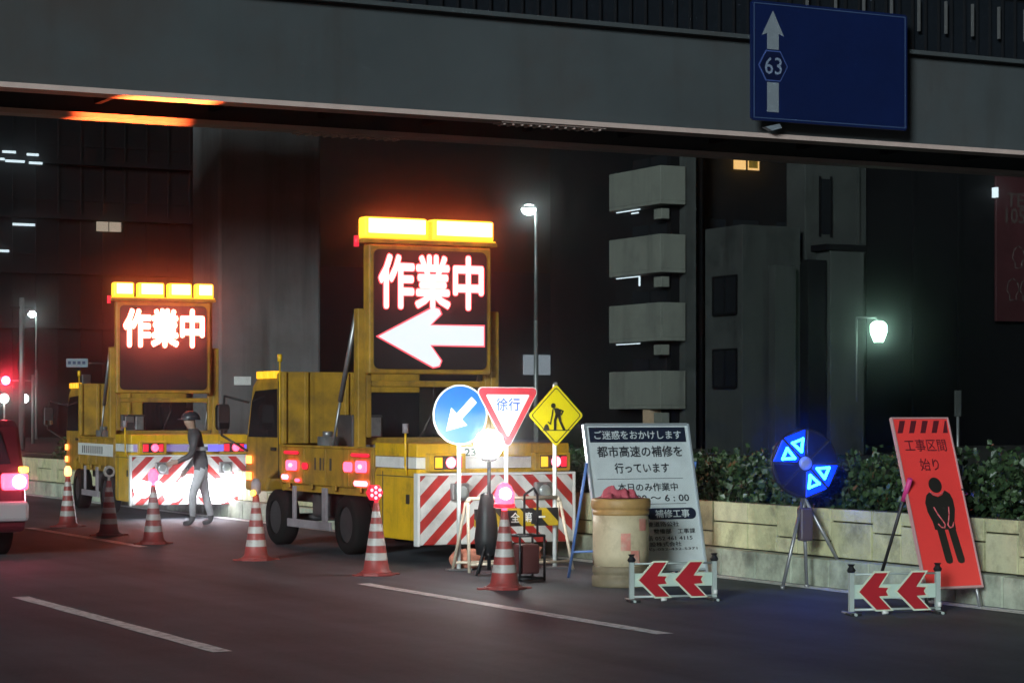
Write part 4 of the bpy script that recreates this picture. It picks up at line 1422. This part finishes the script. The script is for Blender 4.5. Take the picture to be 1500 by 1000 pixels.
# ------------------------------------------------------------------ blue flashing lamp on tripod
s_, t_ = st(1177, 20.35)
o = thing("blue_flasher", "round blue flashing lamp on a tripod before the planter wall", "warning lamp", s_, t_, 0, -16)
b = MB()
for p in ((-.25, -.16), (.03, .0), (.46, .02)):
    b.cyl((0, 0, .82), (p[0], p[1], .012), .018, .016, n=8)
    b.cyl((p[0], p[1], 0), (p[0], p[1], .03), .02, n=8)
b.cyl((0, 0, .5), (0, 0, .9), .02, n=10)
b.build("tripod", M_steel, o)
b = MB(); b.box(-.05, .07, -.07, .05, .42, .72); b.build("battery", mat("battery_violet", (.07, .05, .075), .5), o, .02)
zc = 1.117
b = MB(); b.lathe([(.31, 0.0), (.315, -.02), (.30, -.05)], 40, c=(0, 0, zc), axis='y'); dk = b.build("disc", M_black, o)
lit = (0, 1, 4, 5)
for k in range(8):
    a = R(156 - 45 * k) if True else 0
    d = Vector((math.cos(a), math.sin(a))); p = Vector((-d.y, d.x))
    tri = lambda r0, r1, w0, w1: [d * r0 - p * w0, d * r0 + p * w0, d * r1 + p * w1, d * r1 - p * w1]
    b = MB(); b.prism([(q.x, zc + q.y) for q in tri(.075, .285, .02, .105)], -.062, -.051)
    on = k in lit
    ln = b.build("lens", M_blue_lens if on else mat("blue_lens_off", (.005, .008, .03), .3), dk, .004)
    if on:
        b = MB()
        tr = [d * .115, d * .215 + p * .052, d * .215 - p * .052]
        pts = [Vector((q.x, -.068, zc + q.y)) for q in tr]
        b.tube(pts + [pts[0]], .013, 6)
        for q in pts:
            b.sphere(q, .015, 8, 6)
        b.build("led", M_cyan_led, ln)
b = MB(); b.lathe([(.062, -.051), (.06, -.064), (.03, -.072), (.005, -.074)], 20, c=(0, 0, zc), axis='y'); b.build("hub", mat("hub_grey", (.22, .26, .45), .4), dk)

# ------------------------------------------------------------------ red bowing sign
M_fluo = mat("fluorescent_red", (0.92, 0.06, 0.055), 0.42, var=.05, vscale=3)
M_fluo_dark = mat("dark_red_ink", (0.11, 0.012, 0.02), 0.5)
o = thing("bowing_man_sign", "tall leaning fluorescent red sign with black bowing man figure", "road sign", 14.5, 11.46)
LT = Matrix.Translation((0, 0, .18)) @ Matrix.Rotation(-math.atan2(.448, 1.34), 4, 'X')
b = MB(); b.box(-.275, .275, 0, .018, 0, 1.41); pn = b.build("panel", M_fluo, o, mtx=LT)
b = MB(); b.box(-.29, -.2755, -.008, .026, -.02, 1.425).box(.2755, .29, -.008, .026, -.02, 1.425).box(-.275, .275, -.008, .026, 1.4105, 1.425).box(-.275, .275, -.008, .026, -.02, -.0005)
b.build("frame", mat("pinkish_frame", (.62, .35, .36), .4, metal=.2), o, .003, mtx=LT)
b = MB()
for k in range(5):
    x = -.255 + .115 * k
    x1 = min(x + .065, .262)
    b.prism([(x - .0, 1.29), (x + .05, 1.29), (min(x + .10, .265), 1.395), (x + .045, 1.395)], -.003, -.001)
b.text("工事区間", .0, 1.185, -.003, w=.42, h=.105, bold=.006)
b.text("始り", .0, 1.02, -.003, w=.19, h=.105, bold=.006)
b.build("lettering", M_fluo_dark, pn, mtx=LT)
b = MB()
b.prism(circle(.065, 24, .015, .845), -.003, -.001)
sh = [(-.055, .79), (-.095, .76), (-.12, .70), (-.115, .62), (-.085, .54), (-.075, .47), (.135, .47), (.135, .54), (.165, .64), (.165, .72), (.145, .77), (.10, .80), (.07, .765), (.02, .745), (-.03, .76)]
b.prism(sh, -.003, -.001)
for x0, x1, sk in ((-.055, .02, .02), (.055, .13, .03)):
    pts = [(x0, .47), (x1, .47), (x1 + sk, .22), (x1 + sk - .008, .195), ((x0 + x1) / 2 + sk, .185), (x0 + sk + .008, .195), (x0 + sk, .22)]
    b.prism(pts, -.003, -.001)
b.build("bowing_man", M_sign_black, pn, mtx=LT)
b = MB()
for pts in ([(-.045, .66), (-.02, .60), (.02, .54), (.035, .51), (.02, .485), (-.01, .49), (-.035, .52)], [(.105, .66), (.095, .60), (.075, .54), (.06, .51), (.075, .485), (.105, .49), (.125, .53)]):
    b.tube([Vector((x, -.0035, z)) for x, z in pts], .006, 6)
b.tube([Vector((-.055 + .14 * k / 8, -.0035, .79 - .03 * math.sin(math.pi * k / 8))) for k in range(9)], .006, 6)
b.build("figure_line", mat("pale_red_line", (.7, .12, .14), .5), pn, mtx=LT)
for x in (-.26, .26):
    b = MB(); b.cyl((x, .0, 0), (x, .075, .25), .014, n=8); b.build("front_leg", M_steel, o)
    b = MB(); b.cyl((x * 1.1, .25, .95), (x * 1.1, .68, .05), .014, n=8); b.cyl((x * 1.1, .68, .05), (x * 1.1, .70, 0), .02, n=8); b.build("rear_leg", M_dark, o)
b = MB(); b.cyl((-.286, .29, .86), (-.286, .20, 1.04), .022, n=10); b.build("red_tape", mat("pink_tape", (.7, .05, .25), .5), o)

# ------------------------------------------------------------------ worker
def skin_mesh(name, nodes, edges, parent, mats, classify, sub=2):
    names = list(nodes)
    me = bpy.data.meshes.new(name)
    me.from_pydata([nodes[k][0] for k in names], [(names.index(a), names.index(c)) for a, c in edges], [])
    ob = bpy.data.objects.new(name, me)
    COL.objects.link(ob)
    ob.modifiers.new("skin", 'SKIN')
    for i, k in enumerate(names):
        sv = me.skin_vertices[0].data[i]
        r = nodes[k][1]
        sv.radius = (r, r) if isinstance(r, (int, float)) else r
        sv.use_root = (i == 0)
    md = ob.modifiers.new("sub", 'SUBSURF')
    md.levels = md.render_levels = sub
    dg = bpy.context.evaluated_depsgraph_get()
    out = bpy.data.meshes.new_from_object(ob.evaluated_get(dg))
    bpy.data.objects.remove(ob)
    out.name = name
    out.materials.clear()
    for m in mats:
        out.materials.append(m)
    for p in out.polygons:
        p.use_smooth = True
        p.material_index = classify(p.center)
    o = bpy.data.objects.new(name, out)
    COL.objects.link(o)
    o.parent = parent
    return o


M_jacket = mat("grey_jacket", (.08, .075, .08), .8, var=.2, vscale=14, bump=.3, bscale=25)
M_trouser = mat("pale_trousers", (.72, .70, .74), .8, var=.15, vscale=12, bump=.3, bscale=25)
M_skin = mat("skin", (.42, .26, .19), .55)
M_boot = mat("grey_boots", (.22, .21, .23), .6, var=.2)
M_helmet = mat("dark_helmet", (.04, .04, .05), .35)
W = thing("person", "worker in grey jacket and dark helmet walking before the glaring truck guard", "person", 30.05, 10.60, 0, -14)
# local: walks towards -x
nd = {
    "pelvis": ((0, 0, .84), (.135, .115)), "waist": ((-.02, 0, .98), (.13, .11)), "chest": ((-.07, 0, 1.16), (.15, .125)), "upper": ((-.10, 0, 1.27), (.13, .10)),
    "neck": ((-.125, 0, 1.345), .055), "head0": ((-.15, 0, 1.41), .075), "head1": ((-.155, 0, 1.48), .085), "head2": ((-.155, 0, 1.54), .065),
    "nose": ((-.245, 0, 1.455), .018),
    "hl": ((0, -.09, .80), .098), "kl": ((-.13, -.10, .46), .068), "al": ((-.13, -.10, .10), .045), "fl": ((-.17, -.10, .045), .042), "tl": ((-.27, -.11, .035), .035),
    "hr": ((.0, .09, .80), .098), "kr": ((.06, .10, .46), .068), "ar": ((.15, .11, .10), .045), "fr": ((.12, .11, .05), .042), "tr": ((.02, .115, .035), .035),
    "sl": ((-.10, -.19, 1.25), .068), "el": ((-.16, -.24, .99), .05), "wl": ((-.34, -.20, .90), .034), "ml": ((-.40, -.185, .885), (.036, .022)),
    "sr": ((-.10, .19, 1.25), .068), "er": ((-.02, .25, .98), .05), "wr": ((-.17, .22, .80), .034), "mr": ((-.21, .21, .745), (.036, .022)),
}
ed = [("pelvis", "waist"), ("waist", "chest"), ("chest", "upper"), ("upper", "neck"), ("neck", "head0"), ("head0", "head1"), ("head1", "head2"), ("head1", "nose"),
      ("pelvis", "hl"), ("hl", "kl"), ("kl", "al"), ("al", "fl"), ("fl", "tl"), ("pelvis", "hr"), ("hr", "kr"), ("kr", "ar"), ("ar", "fr"), ("fr", "tr"),
      ("upper", "sl"), ("sl", "el"), ("el", "wl"), ("wl", "ml"), ("upper", "sr"), ("sr", "er"), ("er", "wr"), ("wr", "mr")]
for hd, wr, dirv in (("ml", Vector((-.34, -.20, .90)), Vector((-1, .15, -.35))), ("mr", Vector((-.17, .22, .80)), Vector((-.5, -.1, -.85)))):
    base = Vector(nd[hd][0])
    d = dirv.normalized()
    sd_ = d.cross(Vector((0, 1, 0))).normalized()
    up = Vector((0, 1, 0))
    for k, (off, L) in enumerate(((-.027, .068), (-.009, .078), (.009, .073), (.027, .058))):
        p1 = base + d * .03 + sd_ * off
        p2 = p1 + d * L * .55 + up * (.008 if hd == "ml" else -.008)
        p3 = p2 + d * L * .4 + up * (.02 if hd == "ml" else -.02)
        for q, (pp, r) in enumerate(((p1, .010), (p2, .009), (p3, .0075))):
            nd[f"{hd}{k}{q}"] = (tuple(pp), r)
        ed += [(hd, f"{hd}{k}0"), (f"{hd}{k}0", f"{hd}{k}1"), (f"{hd}{k}1", f"{hd}{k}2")]
    th = base - sd_ * .03 - d * .01
    nd[hd + "t0"] = (tuple(th), .012); nd[hd + "t1"] = (tuple(th - sd_ * .02 + d * .035), .009)
    ed += [(hd, hd + "t0"), (hd + "t0", hd + "t1")]


def cls(c):
    if c.z > 1.355 or (c.z > .66 and c.x < -.345 and c.z < .95) or (c.x < -.175 and c.z < .79 and c.z > .6 and c.y > .17):
        return 2
    if c.z > .80 or (abs(c.y) > .19 and c.z > .7):
        return 0
    if c.z > .14:
        return 1
    return 3


body = skin_mesh("body", nd, ed, W, [M_jacket, M_trouser, M_skin, M_boot], cls)
b = MB(); b.sphere((-.15, 0, 1.50), .12, 20, 12, 0, (1.1, .92, .85))
b.v = [(x, y, max(z, 1.485)) for x, y, z in b.v]
b.prism([(-.15 + .155 * math.cos(a) * (1.15 if math.cos(a) < 0 else .9), .115 * math.sin(a)) for a in [R(15 * k) for k in range(24)]], 1.478, 1.492, plane='xy')
b.build("helmet", M_helmet, W)
b = MB(); b.box(-.255, -.235, -.045, .045, 1.52, 1.555); b.build("head_strap", M_white, W, .006)
b = MB()
for y in (-.035, .035):
    b.sphere((-.232, y, 1.475), .011, 8, 6)
b.build("eyes", M_black, W)
b = MB(); b.box(-.238, -.222, -.022, .022, 1.413, 1.420); b.build("mouth", mat("lip", (.3, .12, .1), .6), W, .002)
b = MB(); b.lathe([(.150, 0), (.153, .005), (.153, .045), (.150, .05)], 24, c=(0, 0, 0), cap=False)
b.v = [(-.05 + x * .93, y * 1.02, 1.05 + z) for x, y, z in b.v]
b.build("reflective_belt", mat("reflective_tape", (.7, .7, .72), .35, metal=.2), W)

# ------------------------------------------------------------------ passing car at the left edge
M_car = mat("car_maroon", (.16, .02, .03), .32, metal=.45, var=.04, coat=.6)
car = thing("car", "dark red wagon with glowing red tail lamp driving out at the left edge", "car", 24.15, 5.7)
side = [(0, .35), (-.02, .55), (.03, .90), (.08, 1.0), (.28, 1.42), (.42, 1.49), (2.0, 1.5), (2.5, 1.42), (3.2, 1.0), (4.1, .86), (4.3, .6), (4.28, .3), (3.85, .28), (3.78, .5), (3.6, .62), (3.35, .62), (3.17, .5), (3.1, .28), (1.2, .28), (1.13, .5), (.95, .62), (.72, .62), (.54, .5), (.47, .28), (.05, .28)]
b = MB(); b.prism(side, -.83, .83, plane='yz')
bd = b.build("body", M_car, car, .05)
b = MB(); b.prism([(.52, 1.02), (.62, 1.36), (.78, 1.40), (2.2, 1.40), (2.9, 1.02)], .832, .838, plane='yz'); b.build("side_window", M_glass, bd)
b = MB(); b.prism([(.52, 1.02), (.62, 1.36), (.78, 1.40), (2.2, 1.40), (2.9, 1.02)], -.838, -.832, plane='yz'); b.build("side_window", M_glass, bd)
b = MB()
i = b.addv([(-.68, .075, 1.02), (.68, .075, 1.02), (.60, .235, 1.38), (-.60, .235, 1.38)])
b.face((i, i + 1, i + 2, i + 3)); b.flat = True
b.build("rear_window", M_glass, bd)
b = MB(); b.box(-.84, .84, -.09, .10, .40, .62); b.build("rear_bumper", mat("bumper_silver", (.45, .42, .44), .35, metal=.3), car, .04)
for sx in (-1, 1):
    b = MB(); b.box(min(sx * .845, sx * .56), max(sx * .845, sx * .56), -.05, .12, .74, .92); h = b.build("tail_lamp", M_red_lamp, car, .03)
    b = MB(); b.sphere((sx * .74, -.05, .83), .075, 14, 10, 0, (1, .4, 1)); b.build("bulb", glow("brake_bulb_lit", (1, .15, .25), 60), h)
    b = MB(); b.box(min(sx * .85, sx * .76), max(sx * .85, sx * .76), -.03, .1, .925, .99); b.build("turn_lamp", glow("car_turn_lit", (1, .35, .03), 7), car, .015)
    for y in (.84, 3.48):
        wheel(sx * .74, y, .31, .19, car)
b = MB(); b.box(-.26, .26, -.105, -.091, .66, .80); b.build("number_plate", M_white, car, .006)
b = MB(); b.box(-.3, .3, -.102, -.091, .44, .50); b.build("bumper_trim", M_black, car, .006)

# ------------------------------------------------------------------ volume added for lamp halos, in place of lens bloom
HALO_DENSITY = 0.0024
if HALO_DENSITY:
    hm = bpy.data.materials.new("lamp_halo")
    hm.use_nodes = True
    n, l = hm.node_tree.nodes, hm.node_tree.links
    n.remove(n["Principled BSDF"])
    pv = n.new("ShaderNodeVolumePrincipled")
    pv.inputs["Color"].default_value = (.9, .92, .95, 1)
    pv.inputs["Density"].default_value = HALO_DENSITY
    pv.inputs["Anisotropy"].default_value = .99
    l.new(pv.outputs[0], n["Material Output"].inputs["Volume"])
    hz = MB().box(-60, 110, -40, 190, -1.5, 36).build("halo_volume", hm)
    hz["kind"] = "stuff"
